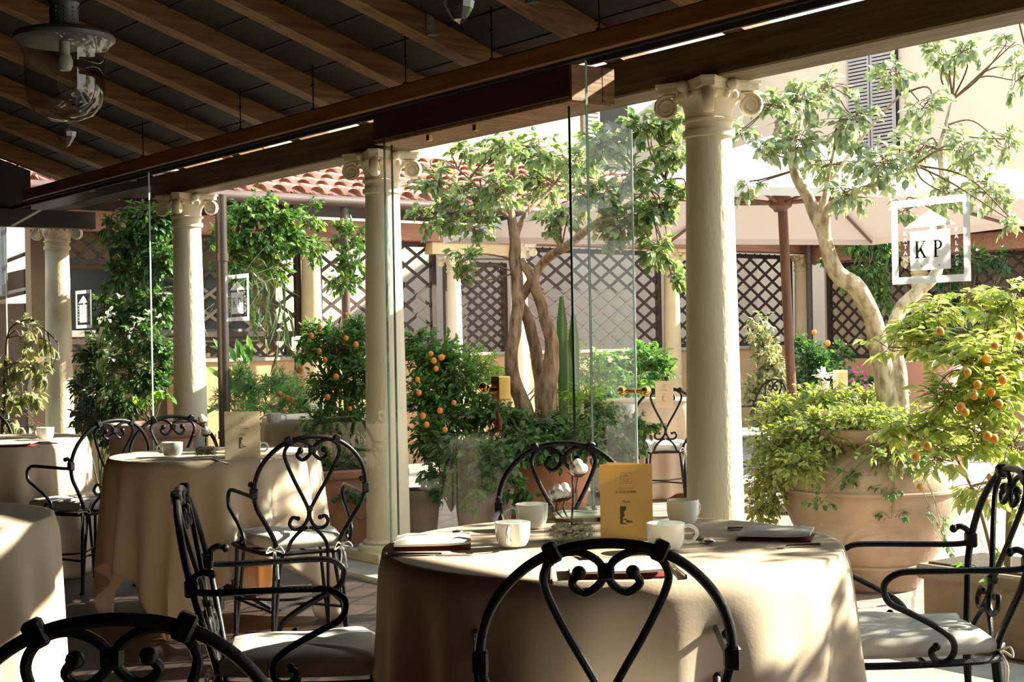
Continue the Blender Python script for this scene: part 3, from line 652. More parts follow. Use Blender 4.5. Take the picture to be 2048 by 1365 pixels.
# ---------------------------------------------------------------- iron armchair (origin on the floor below the seat centre, faces +y)
def yb(z): return -.20-.105*(z-.42)/.47 if z > .42 else -.20
CH = {}
def make_chair(label, x, y, deg, group):
    t = thing('iron_armchair', label, 'chair', (x, y, 0), math.radians(deg-90), group)
    P = lambda x, z: (x, yb(z), z)
    arch = [(-.128,.405),(-.140,.46),(-.178,.53),(-.218,.60),(-.232,.675),(-.218,.745),(-.185,.80),(-.135,.845),(-.075,.872),(0,.881)]
    arch = arch+[(-x, z) for x, z in arch[-2::-1]]
    mb = MB(); mb.tube([P(*p) for p in arch], .0098, 10, True, 5); mb.build('back_arch', M['iron'], t)
    S = [(-.049,.826),(-.062,.806),(-.037,.787),(-.007,.812),(-.012,.845),(-.050,.866),(-.087,.860),(-.111,.832),(-.110,.795),(-.074,.715),(-.028,.630),(-.004,.578),(-.006,.540),(-.028,.508),(-.060,.502),(-.080,.523),(-.070,.550),(-.046,.546)]
    mb = MB()
    for s in (1, -1):
        pts = [(p[0]*s, yb(p[1])+.0, p[1]) for p in S]
        mb.tube(pts, .0078, 8, True, 5); mb.ball(pts[0], .0135, 10, 6); mb.ball(pts[-1], .010, 8, 6)
        mb.tube([P(s*.004,.506), P(s*.035,.492), P(s*.072,.450), P(s*.086,.405)], .0075, 8, True, 5)
    mb.build('heart_scroll', M['iron'], t)
    for (x_, z_, w_, h_, an) in ((-.098,.866,.014,.020,.45),(.098,.866,.014,.020,-.45),(0,.828,.015,.015,0),(0,.585,.012,.012,0)):
        mb = MB(); mb.T = Matrix.Translation(P(x_, z_)) @ Matrix.Rotation(-an, 4, 'Y'); mb.bbox(-w_,w_,-.0135,.0135,-h_,h_,.005); mb.build('collar', M['iron'], t)
    for s in (1, -1):
        mb = MB()
        A = [(.232,-.205,.692),(.233,-.225,.698),(.234,-.245,.686),(.234,-.248,.662),(.235,-.225,.648),(.240,-.10,.648),(.247,.03,.650),(.250,.085,.645),(.250,.118,.618),(.250,.108,.575),(.246,.06,.548),(.238,-.01,.510),(.232,-.055,.475),(.228,-.062,.442),(.226,-.045,.418),(.226,-.018,.418),(.226,-.004,.440),(.226,-.018,.455)]
        A = [(x_*s, y_, z_) for x_, y_, z_ in A]
        mb.tube(A, .0085, 8, True, 5); mb.ball(A[0], .012, 8, 6); mb.ball(A[-1], .011, 8, 6)
        mb.T = Matrix.Translation((s*.232, yb(.66), .66)); mb.bbox(-.015,.015,-.016,.016,-.022,.022,.005); mb.T = None
        mb.build('arm', M['iron'], t)
    fr = [(-.15,-.20),(-.205,.0),(-.215,.17),(-.19,.205),(0,.212),(.19,.205),(.215,.17),(.205,0),(.15,-.20),(0,-.205)]
    mb = MB(); mb.tube([(x_, y_, .405) for x_, y_ in fr], .0095, 8, False, 3, True); mb.tube([(-.2,0,.405),(.2,0,.405)], .006, 6); mb.tube([(0,-.2,.405),(0,.21,.405)], .006, 6)
    mb.build('seat_frame', M['iron'], t)
    # cushion with soft edges
    mb = MB(); out = crom([(-.150,-.185),(-.190,0),(-.203,.16),(-.17,.198),(0,.205),(.17,.198),(.203,.16),(.19,0),(.150,-.185),(.12,-.195),(-.12,-.195)], 5, True)
    rings = []
    for sc, z in ((.0,.416),(.90,.416),(.985,.424),(1.0,.440),(.985,.456),(.90,.468),(.6,.474),(.3,.471),(0,.469)):
        if sc == 0: rings.append([mb.av((0,0,z))])
        else:
            rings.append([mb.av((p.x*sc, p.y*sc+.004, z+.003*math.sin(7*i/len(out)*2*PI)*(1 if z > .44 else 0))) for i, p in enumerate(out)])
    n = len(out)
    for Aq, Bq in zip(rings, rings[1:]):
        for k in range(n):
            k2 = (k+1) % n
            if len(Aq) == 1: mb.af((Aq[0], Bq[k], Bq[k2]))
            elif len(Bq) == 1: mb.af((Aq[k], Bq[0], Aq[k2]))
            else: mb.af((Aq[k2], Aq[k], Bq[k], Bq[k2]))
    cu = mb.build('seat_cushion', M['cushion'], t, smooth=60)
    for s in (1, -1):
        mb = MB(); c = Vector((s*.14, -.205, .425))
        mb.tube([c+Vector((0,.03,.01)), c, c+Vector((s*.025,-.02,.012)), c+Vector((s*.04,-.022,-.01)), c+Vector((0,-.014,-.004)), c+Vector((-s*.035,-.02,-.016)), c+Vector((-s*.02,-.02,.012)), c], .003, 5, True, 4)
        mb.tube([c, c+Vector((s*.012,-.018,-.04)), c+Vector((s*.02,-.012,-.095))], .003, 5, True, 4); mb.tube([c, c+Vector((-s*.006,-.018,-.05)), c+Vector((-s*.012,-.01,-.12))], .003, 5, True, 4)
        mb.build('tie', M['tie'], cu)
    for s in (1, -1):
        mb = MB(); mb.tube([(s*.135,-.20,.405),(s*.150,-.215,.2),(s*.158,-.222,.0)], .0085, 8, True, 4); mb.tube([(s*.105,-.20,.405),(s*.135,-.212,.2),(s*.156,-.222,.01)], .0075, 8, True, 4); mb.lathe([(0,0),(.014,0),(.012,.012),(0,.012)], 10, (s*.158,-.222,0)); mb.build('leg', M['iron'], t)
        mb = MB(); mb.tube([(s*.20,.185,.405),(s*.205,.20,.2),(s*.208,.21,.0)], .0085, 8, True, 4); mb.tube([(s*.165,.20,.405),(s*.185,.205,.2),(s*.205,.21,.01)], .0075, 8, True, 4); mb.lathe([(0,0),(.014,0),(.012,.012),(0,.012)], 10, (s*.208,.21,0)); mb.build('leg', M['iron'], t)
    mb = MB(); z = .17
    mb.tube([(-.152,-.216,z),(0,-.06,z),(.152,-.216,z)], .006, 6, True, 8); mb.tube([(-.205,.205,z),(0,.05,z),(.205,.205,z)], .006, 6, True, 8); mb.tube([(-.152,-.216,z),(-.205,.205,z)], .006, 6); mb.tube([(.152,-.216,z),(.205,.205,z)], .006, 6)
    mb.build('stretcher', M['iron'], t)
    return t
CG = 'wrought iron armchairs with scrolled heart backs'
ch0 = make_chair('black iron armchair in the front centre, back to the viewer before the set table', .163, 2.925, 90, CG)
def chair(x, y, deg, label): return dup(ch0, (x, y, 0), math.radians(deg-90), label)
chair(-.60, 2.27, 99, 'black iron armchair cut off at the bottom left corner, only its back showing')
chair(-.57, 3.80, 7, 'black iron armchair seen from the side at left of the set table')
chair(1.045, 3.905, 180, 'black iron armchair at the right edge facing left to the set table')
chair(.175, 4.88, 270, 'black iron armchair behind the set table, arch showing beside the menu card')
chair(-.93, 6.10, 114, 'black iron armchair at the second table, cushion tied, back turned to the viewer')
chair(-2.27, 7.62, 140, 'black iron armchair with tied cushion beside the far left table')
chair(-1.70, 7.45, 293, 'black iron armchair behind the second table, before the large terracotta pot')
chair(-3.36, 8.95, 285, 'black iron armchair arch barely seen at the left edge behind the far table')
chair(1.115, 10.95, 92, 'outdoor iron armchair facing the white table left of the pale column')
chair(1.97, 12.3, 205, 'iron armchair half hidden behind the right side of the pale column')
# ---------------------------------------------------------------- tables and cloths
def table(p, r, h, label):
    t = thing('round_table', label, 'table', (p[0], p[1], 0))
    mb = MB(); mb.lathe([(0,h-.03),(r-.01,h-.03),(r,h-.015),(r-.008,h-.004),(0,h-.004)], 48); mb.build('tabletop', M['teak'], t)
    mb = MB(); mb.tube([(0,0,.03),(0,0,h-.03)], .035, 14); mb.build('pedestal', M['iron'], t)
    for k in range(3):
        an = k*2*PI/3+.5; mb = MB(); mb.tube([(0,0,.14),(.12*math.cos(an),.12*math.sin(an),.10),(.26*math.cos(an),.26*math.sin(an),.012)], [.02,.014], 8, True, 5); mb.build('foot', M['iron'], t)
def cloth(p, r, h, half, label, rot=0.0, seed=1, amp=.05, nf=17, corner=.10, tc='cloth', floor=.012):
    rnd = random.Random(seed); ph = [rnd.uniform(0, 2*PI) for _ in range(8)]
    n = 240; mb = MB(); rings = [[mb.av((0,0,h))]]
    for fr in (.3,.6,.85,.96): rings.append([mb.av((r*fr*math.cos(2*PI*k/n), r*fr*math.sin(2*PI*k/n), h)) for k in range(n)])
    K = 22
    wob = [.6*math.sin(nf*2*PI*k/n+ph[0]+1.3*math.sin(3*2*PI*k/n+ph[2]))+.3*math.sin((nf+6)*2*PI*k/n+ph[1])+.35*math.sin((nf//2)*2*PI*k/n+ph[3]) for k in range(n)]
    for j in range(K+1):
        s = j/K; rg = []
        for k in range(n):
            th = 2*PI*k/n; c = math.cos(th-rot); q_ = math.sin(th-rot)
            m = max(abs(c), abs(q_)); D = half/m-r; D = min(max(D, .1), h-floor)
            cr = (max(0, (min(abs(c), abs(q_))/m)-.55)/.45)**2
            d = D*s
            f = min(1.0, d/.55)
            rr = r*(.985)+.012*(1-math.exp(-d*60))+f**.8*(amp*(wob[k]+.25)+corner*cr*f+.012)
            z = h-.004-d+(.012*(math.exp(-d*90))-.008*0)-.008
            rg.append(mb.av((rr*math.cos(th), rr*math.sin(th), z if j else h-.0015)))
        rings.append(rg)
    for A, B in zip(rings, rings[1:]):
        for k in range(n):
            k2 = (k+1) % n
            if len(A) == 1: mb.af((A[0], B[k], B[k2]))
            else: mb.af((A[k], B[k], B[k2], A[k2]))
    o = mb.build('tablecloth', M[tc], smooth=75); o.location = (p[0], p[1], 0)
    md = o.modifiers.new('thick', 'SOLIDIFY'); md.thickness = .0016; md.offset = -1
    return tag(o, label, 'tablecloth')
TH = .75
T1 = (.231, 3.526); T2 = (-1.39, 6.72); T3 = (-2.89, 8.13); T4 = (-1.93, 4.25); T5 = (1.15, 11.78); T6 = (-1.28, 10.12); T7 = (3.55, 15.9)
for T, r, l1, l2, half, rot, sd, amp in (
    (T1, .562, 'round table under the cream cloth in the front centre', 'cream cloth on the set table with the tall yellow menu card', 1.55, .3, 3, .046),
    (T2, .482, 'round table under the jagged-hem cloth at centre left', 'cream cloth with jagged layered hem on the second table', .93, .62, 5, .058),
    (T3, .485, 'round table under the white cloth at far left', 'white cloth on the far left table holding a single cup', 1.15, .4, 8, .030),
    (T4, .562, 'bare round table under the cloth cut by the lower left edge', 'cream cloth on the bare table cut off by the lower left edge', 1.25, .15, 11, .028),
    (T5, .50, 'outdoor round table behind the lone iron chair left of the pale column', 'pale cloth on the outdoor table behind the lone iron chair', 1.2, .3, 13, .025),
    (T6, .47, 'outdoor table just beyond the glass behind the second table', 'shaded cloth on the table just beyond the glass panes', 1.15, .5, 17, .025),
    (T7, .52, 'farthest outdoor table near the parasol pole', 'white cloth on the farthest table by the parasol pole', 1.2, .2, 19, .025)):
    table(T, r-.012, TH, l1); cloth(T, r, TH+.003, half, l2, rot, sd, amp, corner=.10 if T is T2 else .05)
# ---------------------------------------------------------------- tableware
TZ = TH+.0035
def cup_parts(t, r=.040, h=.058, ang=0.0):
    mb = MB(); mb.lathe([(0,.004),(r*.62,.004),(r*.66,0),(r*.74,0),(r*.86,.008),(r*.97,.025),(r,h),(r*.94,h+.001),(r*.90,.028),(r*.78,.012),(0,.010)], 32); mb.build('cup_body', M['china'], t)
    mb = MB(); ca, sa = math.cos(ang), math.sin(ang)
    pts = [(r*.96,h*.80),(r*1.25,h*.86),(r*1.62,h*.70),(r*1.66,h*.45),(r*1.35,h*.22),(r*.93,h*.25)]
    mb.tube([(x*ca, x*sa, z) for x, z in pts], .0042, 8, True, 6); mb.build('cup_handle', M['china'], t)
def saucer(p, z, label, r=.078):
    mb = MB(); mb.lathe([(0,.003),(r*.45,.0),(r*.5,.0),(r*.98,.013),(r,.016),(r*.97,.017),(r*.55,.006),(r*.42,.0055),(0,.0055)], 40)
    return tag(mb.build('saucer', M['china'], loc=(p[0], p[1], z)), label, 'saucer')
def cup(p, z, ang, lc, ls, r=.037, h=.060):
    saucer(p, z, ls); t = thing('coffee_cup', lc, 'cup', (p[0], p[1], z+.0057)); cup_parts(t, r, h, ang); return t
g = lambda px, py: G(px, py, TZ)
cup(g(1026,1096), TZ, -1.75, 'white cup in front of the glass vase, handle towards the viewer', 'white saucer under the cup in front of the glass vase', .043, .056)
cup(g(1064,1058), TZ, PI*.98, 'white cup left of the glass vase with handle to the left', 'white saucer under the cup left of the glass vase', .043, .060)
cup(g(1366,1050), TZ, .8, 'white cup behind the menu card before the stone column', 'white saucer under the cup before the stone column', .043, .060)
cup(g(1332,1101), TZ, .15, 'white cup beside the menu card with handle to the right', 'white saucer under the cup beside the menu card', .045, .058)
cup(g(345,914), TZ, PI*.9, 'white cup at left on the second table, handle to the left', 'white saucer under the left cup of the second table', .047, .060)
cup(g(501,912), TZ, .2, 'white cup before the cream menu card on the second table', 'white saucer under the cup by the cream menu card', .047, .060)
cup(g(91,880), TZ, 2.6, 'white cup alone on the far left table', 'white saucer on the far left table', .047, .062)
cup(g(1258,829), TZ, 2.0, 'tiny white cup on the outdoor table left of the lone chair', 'small white saucer on the outdoor table by the lone chair', .042, .06)
cup(g(548,848), TZ, 0.2, 'greenish cup on the table just beyond the glass, right of the cream menu', 'saucer on the table beyond the glass right of the cream menu', .046, .062)
cup((-1.40, 10.35), TZ, 0.2, 'upturned pale cup at left on the table beyond the glass', 'saucer at left rear of the table beyond the glass', .046, .062)
cup((-1.12, 10.30), TZ, 1.2, 'pale cup at right on the table beyond the glass', 'saucer at right rear of the table beyond the glass', .046, .062)
# glass vases with pebbles and cotton stems
def vase(p, s, h, lab, peb, stems, rz=.25, mirror=1):
    t = thing('glass_vase', lab, 'vase', (p[0], p[1], TZ), rz)
    a = s/2; w_ = .004
    mb = MB()
    o = [(-a,-a),(a,-a),(a,a),(-a,a)]; i_ = [(-a+w_,-a+w_),(a-w_,-a+w_),(a-w_,a-w_),(-a+w_,a-w_)]
    b0 = [mb.av((x,y,0)) for x,y in o]; t0 = [mb.av((x,y,h)) for x,y in o]; t1 = [mb.av((x,y,h)) for x,y in i_]; b1 = [mb.av((x,y,.008)) for x,y in i_]
    mb.af(b0[::-1]); mb.af(b1)
    for k in range(4):
        k2 = (k+1)%4; mb.af((b0[k],b0[k2],t0[k2],t0[k])); mb.af((t0[k],t0[k2],t1[k2],t1[k])); mb.af((t1[k],t1[k2],b1[k2],b1[k]))
    mb.build('vase_glass', M['vase'], t, smooth=0)
    rnd = random.Random(int(p[0]*1000)); q = MB(); b = a-w_-.006
    for _ in range(420):
        z = rnd.uniform(.012, h*.45); q.ball((rnd.uniform(-b,b), rnd.uniform(-b,b), z), rnd.uniform(.004,.007), 6, 4, (1,.8,.7))
    pb = q.build('pebble_fill', M['pebble'], loc=None); pb.location = (p[0], p[1], TZ); pb.rotation_euler = (0,0,rz); pb['kind'] = 'stuff'; pb['label'] = peb; pb['category'] = 'pebbles'
    for (lb, base, tip, bolls) in stems:
        u = thing('cotton_stem', lb, 'dried flower', (p[0], p[1], TZ)); 
        m1 = MB(); m1.tube([base, ((base[0]+tip[0])/2+.006, (base[1]+tip[1])/2, (base[2]+tip[2])/2), tip], .0025, 6, True, 5)
        m1.build('stem', M['husk'], u)
        for bz in bolls:
            bc = Vector(bz); m2 = MB()
            for k in range(5):
                an = k*2*PI/5; m2.ball(bc+Vector((.011*math.cos(an), .011*math.sin(an), .004*math.sin(3*an))), .0135, 9, 6)
            m2.ball(bc+Vector((0,0,.012)), .013, 9, 6); m2.build('cotton_boll', M['cotton'], u)
            m3 = MB()
            for k in range(5):
                an = k*2*PI/5+.5; dd = Vector((math.cos(an), math.sin(an), -.15)); m3.leaf(bc+Vector((0,0,-.020))-dd*.004, dd, Vector((0,0,1)), .032, .014, .3, -.5)
            m3.tube([bc+Vector((0,0,-.018)), bc+Vector((-.004,0,-.04)), Vector((bc.x*.6, bc.y*.6, bc.z-.06))], .002, 5, True, 3)
            m3.build('boll_husk', M['husk'], u)
vase(g(1141,1082), .105, .088, 'square glass vase with grey pebbles and cotton on the set table', 'grey pebbles filling the glass vase on the set table',
     [('dried cotton stem with two white bolls in the vase beside the yellow menu', (.0,0,.01), (.004,0,.215), [(.022,.0,.178),(-.030,.01,.115),(-.012,.02,.118)])])
vase(g(411,914), .10, .10, 'square glass vase with pebbles and cotton on the second table', 'brown pebbles filling the vase on the second table',
     [('dried cotton stem with white bolls in the vase on the second table', (.0,0,.01), (-.004,0,.165), [(-.012,.0,.168),(.004,.0,.112)])])
# menu cards
def menu(p, w_, h, rz, label, mat, dark):
    t = thing('menu_card', label, 'menu', (p[0], p[1], TZ), rz)
    mb = MB(); mb.box(-w_/2, w_/2, -.0008, .0008, 0, h); mb.build('front_cover', M[mat], t, smooth=0)
    mb = MB(); ang = .55; ca, sa = math.cos(ang), math.sin(ang)
    i = [mb.av(q_) for q_ in ((w_/2,0,0),(w_/2-w_*ca,w_*sa,0),(w_/2-w_*ca,w_*sa,h),(w_/2,0,h),(w_/2,.0016,0),(w_/2-w_*ca,w_*sa+.0016,0),(w_/2-w_*ca,w_*sa+.0016,h),(w_/2,.0016,h))]
    for f in ((0,1,2,3),(7,6,5,4),(0,4,5,1),(3,2,6,7),(1,5,6,2)): mb.af([i[k] for k in f])
    mb.build('back_cover', M[mat], t, smooth=0)
    mb = MB(); y = -.0014; s = h/.175
    for r in ((-.013,.013,.131,.1318),(-.013,.013,.1545,.1553),(-.013,-.0122,.131,.155),(.0122,.013,.131,.155)): quad(mb, [(r[0]*s,r[2]*s),(r[1]*s,r[2]*s),(r[1]*s,r[3]*s),(r[0]*s,r[3]*s)], y)
    quad(mb, [(-.009*s,.147*s),(.009*s,.147*s),(0,.153*s)], y)
    letterK(mb, -.0075*s, .134*s, .009*s, y); letterP(mb, .0015*s, .134*s, .009*s, y)
    addtext(mb, 'Ristorante', 0, .120*s, .0085*s, y); mb.build('cover_emblem', M['softprint'], t, smooth=0)
    mb = MB(); addtext(mb, 'IL CUCINIERE', 0, .1115*s, .0085*s, y, .95); addtext(mb, 'Menù', 0, .0895*s, .0085*s, y)
    x0 = -.0145*s
    quad(mb, [(x0,.038*s),(x0+.006*s,.038*s),(x0+.006*s,.079*s),(x0,.079*s)], y)
    quad(mb, [(x0+.006*s,.052*s),(x0+.010*s,.056*s),(x0+.0085*s,.066*s),(x0+.014*s,.072*s),(x0+.013*s,.079*s),(x0+.006*s,.079*s)], y)
    quad(mb, [(x0+.006*s,.038*s),(x0+.014*s,.038*s),(x0+.013*s,.0405*s),(x0+.006*s,.041*s)], y)
    quad(mb, [(x0+.012*s,.046*s),(x0+.017*s,.048*s),(x0+.021*s,.045*s),(x0+.028*s,.045*s),(x0+.028*s,.042*s),(x0+.020*s,.041*s),(x0+.014*s,.042*s)], y)
    quad(mb, [(x0+.006*s,.049*s),(x0+.012*s,.051*s),(x0+.017*s,.050*s),(x0+.012*s,.047*s)], y)
    mb.build('cover_print', M[dark], t, smooth=0); return t
p = g(1254,1082); menu(p, .129, .188, -.03, 'tall yellow menu card standing on the set table', 'paper', 'print')
p = g(486,917); menu(p, .160, .205, .48, 'cream menu card standing on the second table', 'palepaper', 'print')
p = g(1329,816); menu(p, .13, .19, .0, 'small cream menu card on the outdoor table above the lone chair', 'palepaper', 'softprint')
p = G(1681, 784, TZ); menu(p, .13, .19, .0, 'tiny pale menu card on the farthest table by the parasol pole', 'palepaper', 'softprint')
mb = MB(); mb.lathe([(0,0),(.05,0),(.058,.05),(.05,.10),(.052,.105),(.046,.105),(.05,.05),(0,.01)], 20); tag(mb.build('brown_pot', M['terra'], loc=tuple(G(1288,822,TZ))), 'small brown pot on the outdoor table left of its menu card', 'pot')
mb = MB(); mb.lathe([(0,0),(.05,0),(.045,.09),(.055,.1),(.05,.1),(.04,.02),(0,.01)], 20); fv = thing('flower_vase', 'white flowers in a small pale vase on the farthest table', 'vase', tuple(G(1648,786,TZ)))
mb.build('vase_body', M['china'], fv)
mb = MB(); rnd = random.Random(3)
for _ in range(60):
    d = Vector((rnd.gauss(0,1), rnd.gauss(0,1), rnd.uniform(.2,1.4))).normalized(); mb.leaf(Vector((0,0,.11))+d*rnd.uniform(.02,.09), d, Vector((0,0,1)), .04, .03)
mb.build('petals', M['white_petal'], fv)
# napkins
def napkin(p, rz, w_, d, label, red=True):
    t = thing('folded_napkin', label, 'napkin', (p[0], p[1], TZ), rz)
    rnd = random.Random(int(abs(p[0]*7919)))
    def sheet(z0, th, mat, name, ins, lift):
        mb = MB(); nx, ny = 14, 8; top = []; bot = []
        for j in range(ny+1):
            for i in range(nx+1):
                x = -w_/2+ins+(w_-2*ins)*i/nx; y = -d/2+(d)*j/ny
                e = min(1, 6*min(i/nx, 1-i/nx, j/ny, 1-j/ny)+.25)
                z = z0+th*e+lift*(.5+.5*math.sin(3.1*i/nx+1.7*j/ny+rz*3))*.5+lift*(i/nx)**6
                top.append(mb.av((x, y, z))); bot.append(mb.av((x*.995, y*.995, z0+lift*(i/nx)**6*.7)))
        for j in range(ny):
            for i in range(nx):
                a = j*(nx+1)+i; mb.af((top[a], top[a+1], top[a+nx+2], top[a+nx+1])); mb.af((bot[a], bot[a+nx+1], bot[a+nx+2], bot[a+1]))
        for i in range(nx): mb.af((bot[i],bot[i+1],top[i+1],top[i])); a = ny*(nx+1)+i; mb.af((bot[a+1],bot[a],top[a],top[a+1]))
        for j in range(ny): a = j*(nx+1); mb.af((bot[a+nx+1],bot[a],top[a],top[a+nx+1])); a += nx; mb.af((bot[a],bot[a+nx+1],top[a+nx+1],top[a]))
        mb.build(name, M[mat], t, smooth=60)
    if red: sheet(0, .010, 'redcloth', 'red_fold', .0, .001)
    sheet(.0105 if red else 0, .010, 'napkin', 'linen_fold', .002, .006)
    return t
napkin(g(866,1092), .02, .185, .17, 'folded napkin with red edge at the left of the set table')
napkin(g(1232,1149), -.03, .20, .12, 'folded napkin nearest the viewer, seen through the chair back')
napkin(g(1552,1076), -.28, .18, .14, 'folded napkin with red edge at the right of the set table')
napkin(g(1165,1040), .05, .16, .10, 'white napkin standing behind the glass vase on the set table')
napkin(g(30,893), .1, .2, .16, 'thin folded napkin on the far left table')
# cutlery
def cutlery(kind, p, q_, label, z=TZ):
    p, q_ = Vector(p), Vector(q_); L = (q_-p).length; an = math.atan2(q_.y-p.y, q_.x-p.x)-PI/2
    t = thing(kind, label, kind.replace('table_', ''), (p.x, p.y, z), an); mb = MB()   # handle end at p, head towards q
    mb.tube([(0,0,.003),(0,L*.35,.0035),(0,L*.62,.004)], [.0065,.0045,.003], 8, True, 4, False, .45); mb.build('handle', M['silver'], t)
    mb = MB()
    if kind == 'table_fork':
        mb.T = Matrix.Translation((0, L*.68, .004)); mb.bbox(-.012,.012,-L*.06,L*.05,-.001,.0012,.0006)
        for k in range(4): mb.box(-.0115+k*.0066,-.0085+k*.0066, L*.05, L*.32, -.0008,.001)
        mb.T = None; mb.build('tines', M['silver'], t)
    elif kind == 'table_knife':
        mb.prism([(-.005, L*.58),(.007, L*.58),(.0095, L*.75),(.008, L*.95),(-.004, L)], .001, .003, 2); mb.build('blade', M['silver'], t, smooth=0)
    else:
        mb.ball((0, L*.82, .006), 1, 12, 8, (.014, L*.18, .0045)); mb.build('bowl', M['silver'], t)
cutlery('table_fork', g(1103,1168), g(1103,1112), 'fork beside the nearest napkin, seen through the chair back')
cutlery('table_knife', g(1372,1158), g(1330,1122), 'knife right of the nearest napkin on the set table')
cutlery('table_spoon', g(1388,1074), g(1425,1090), 'small spoon right of the cup with the handle')
cutlery('table_spoon', g(1180,1124), g(1142,1106), 'small spoon left of the nearest napkin behind the fork')
cutlery('table_knife', g(1455,1062), g(1605,1056), 'knife behind the right napkin on the set table')
cutlery('table_fork', g(1640,1094), g(1530,1098), 'fork before the right napkin on the set table')
cutlery('table_knife', g(775,1113), g(950,1111), 'knife before the left napkin on the set table')
cutlery('table_spoon', g(895,1078), g(920,1066), 'small spoon behind the left napkin on the set table')
cutlery('table_fork', g(760,1088), g(775,1074), 'fork tip behind the left napkin on the set table') if False else None
cutlery('table_spoon', g(425,918), g(458,932), 'spoon in front of the pebble vase on the second table')
cutlery('table_fork', g(520,925), g(560,917), 'fork at the right rim of the second table')
cutlery('table_knife', g(60,888), g(150,889), 'knife near the cup on the far left table')
# ---------------------------------------------------------------- lanterns
def lantern(p, label):                       # p: bottom tip of the glass finial
    t = thing('bell_lantern', label, 'lamp', p)
    mb = MB(); mb.lathe([(0,0),(.016,.012),(.034,.04),(.038,.058),(.030,.075),(.014,.086),(.012,.094)], 10); mb.build('glass_finial', M['lampglass'], t, smooth=0)
    mb = MB()
    out = [(.010,.094),(.05,.099),(.095,.118),(.128,.155),(.142,.21),(.144,.29),(.146,.335),(.156,.365),(.174,.385)]
    mb.lathe(out, 40); mb.lathe([(r-.004, z+.003) for r, z in out[::-1]], 40); mb.build('bell_glass', M['lampglass'], t, smooth=80)
    mb = MB(); mb.lathe([(0,.388),(.168,.384),(.180,.392),(.182,.404),(.172,.416),(.12,.432),(.060,.448),(.052,.450),(.050,.520),(.056,.530),(.050,.540),(.02,.552),(0,.552)], 36)
    for k in range(10):
        an = k*2*PI/10
        for j in range(4): mb.ball((.051*math.cos(an), .051*math.sin(an), .462+j*.015), .0045, 5, 4)
    mb.build('metal_cap', M['greymetal'], t)
    mb = MB(); mb.lathe([(.0,.28),(.020,.283),(.028,.30),(.0285,.32),(.024,.335),(.019,.342)], 18); mb.lathe([(0,.34),(.019,.342),(.019,.39)], 18); mb.build('light_bulb', M['bulb'], t)
    o, a = ((p[0]-CO.x)*CN+(p[1]-CO.y)*SN, -(p[0]-CO.x)*SN+(p[1]-CO.y)*CN)
    top = zr(o)+.105-p[2]; mb = MB(); z = .555; k = 0
    while z < top-.005:
        ll = .034
        pts = [(.008*math.cos(x), 0, z+ll/2+(ll/2)*math.sin(x)) if k % 2 else (0, .008*math.cos(x), z+ll/2+(ll/2)*math.sin(x)) for x in [2*PI*i/10 for i in range(10)]]
        mb.tube(pts, .0022, 5, False, 0, True); z += ll-.006; k += 1
    mb.build('chain', M['greymetal'], t)
lantern(tuple(W(133, 296, 5.3)), 'bell-shaped glass lantern with grey cap hanging at upper left')
lantern(tuple(W(919, 50, 3.56)), 'glass lantern at the top edge, only its cut finial in view')
# ---------------------------------------------------------------- parasol
PC = Vector((1.98, 10.6)); L0 = Vector((-2.53, 1.30))
um = thing('garden_parasol', 'large white square parasol on a brown wooden pole over the garden', 'parasol', (PC.x, PC.y, 0))
cor = [L0, Vector((-L0.y, L0.x)), -L0, Vector((L0.y, -L0.x))]; ze, za = 2.11, 2.74
mb = MB()
def cpt(i, u, v):                            # u 0..1 apex to eave, v across the side
    e = cor[i].lerp(cor[(i+1)%4], v)*u
    sag = -.05*math.sin(PI*u)*math.sin(PI*v)-.03*math.sin(PI*u)
    return Vector((e.x, e.y, za+(ze-za)*u+sag))
for i in range(4):
    nu, nv = 8, 8; gr = [[mb.av(cpt(i, u/nu, v/nv)) for v in range(nv+1)] for u in range(nu+1)]
    for u in range(nu):
        for v in range(nv): mb.af((gr[u][v], gr[u+1][v], gr[u+1][v+1], gr[u][v+1]))
    for v in range(nv):                      # hem
        a_, b_ = cpt(i,1,v/nv), cpt(i,1,(v+1)/nv); k = [mb.av(a_), mb.av(b_), mb.av(b_-Vector((0,0,.05))), mb.av(a_-Vector((0,0,.05)))]; mb.af(k)
mb.build('canopy', M['canopy'], um, smooth=30)
mb = MB(); mb.tube([(.09,0,0),(.045,0,1.2),(0,0,2.66)], .036, 16); mb.build('pole', M['teak'], um)
mb = MB(); mb.lathe([(0,2.16),(.045,2.16),(.055,2.18),(.085,2.20),(.085,2.26),(.06,2.28),(.05,2.34),(0,2.34)], 16); mb.lathe([(0,2.58),(.07,2.58),(.08,2.62),(.05,2.68),(0,2.68)], 14); mb.build('hub', M['teak'], um)
mb = MB(); mb.lathe([(0,2.72),(.05,2.73),(.03,2.78),(.035,2.82),(0,2.86)], 12); mb.build('finial', M['teak'], um)
for i in range(4):
    for v in (0, .5):
        pts = [cpt(i, u, v)-Vector((0,0,.035)) for u in (.03,.5,.98)]; mb = MB(); mb.tube(pts, .014, 6); mb.tube([Vector((0,0,2.22)), pts[1]], .012, 6); mb.build('rib', M['teak'], um)
mb = MB(); mb.lathe([(0,0),(.32,0),(.32,.05),(.10,.09),(.055,.10),(.05,.32),(0,.32)], 24, (.088,0,0)); mb.build('parasol_foot', M['kerb'], um)
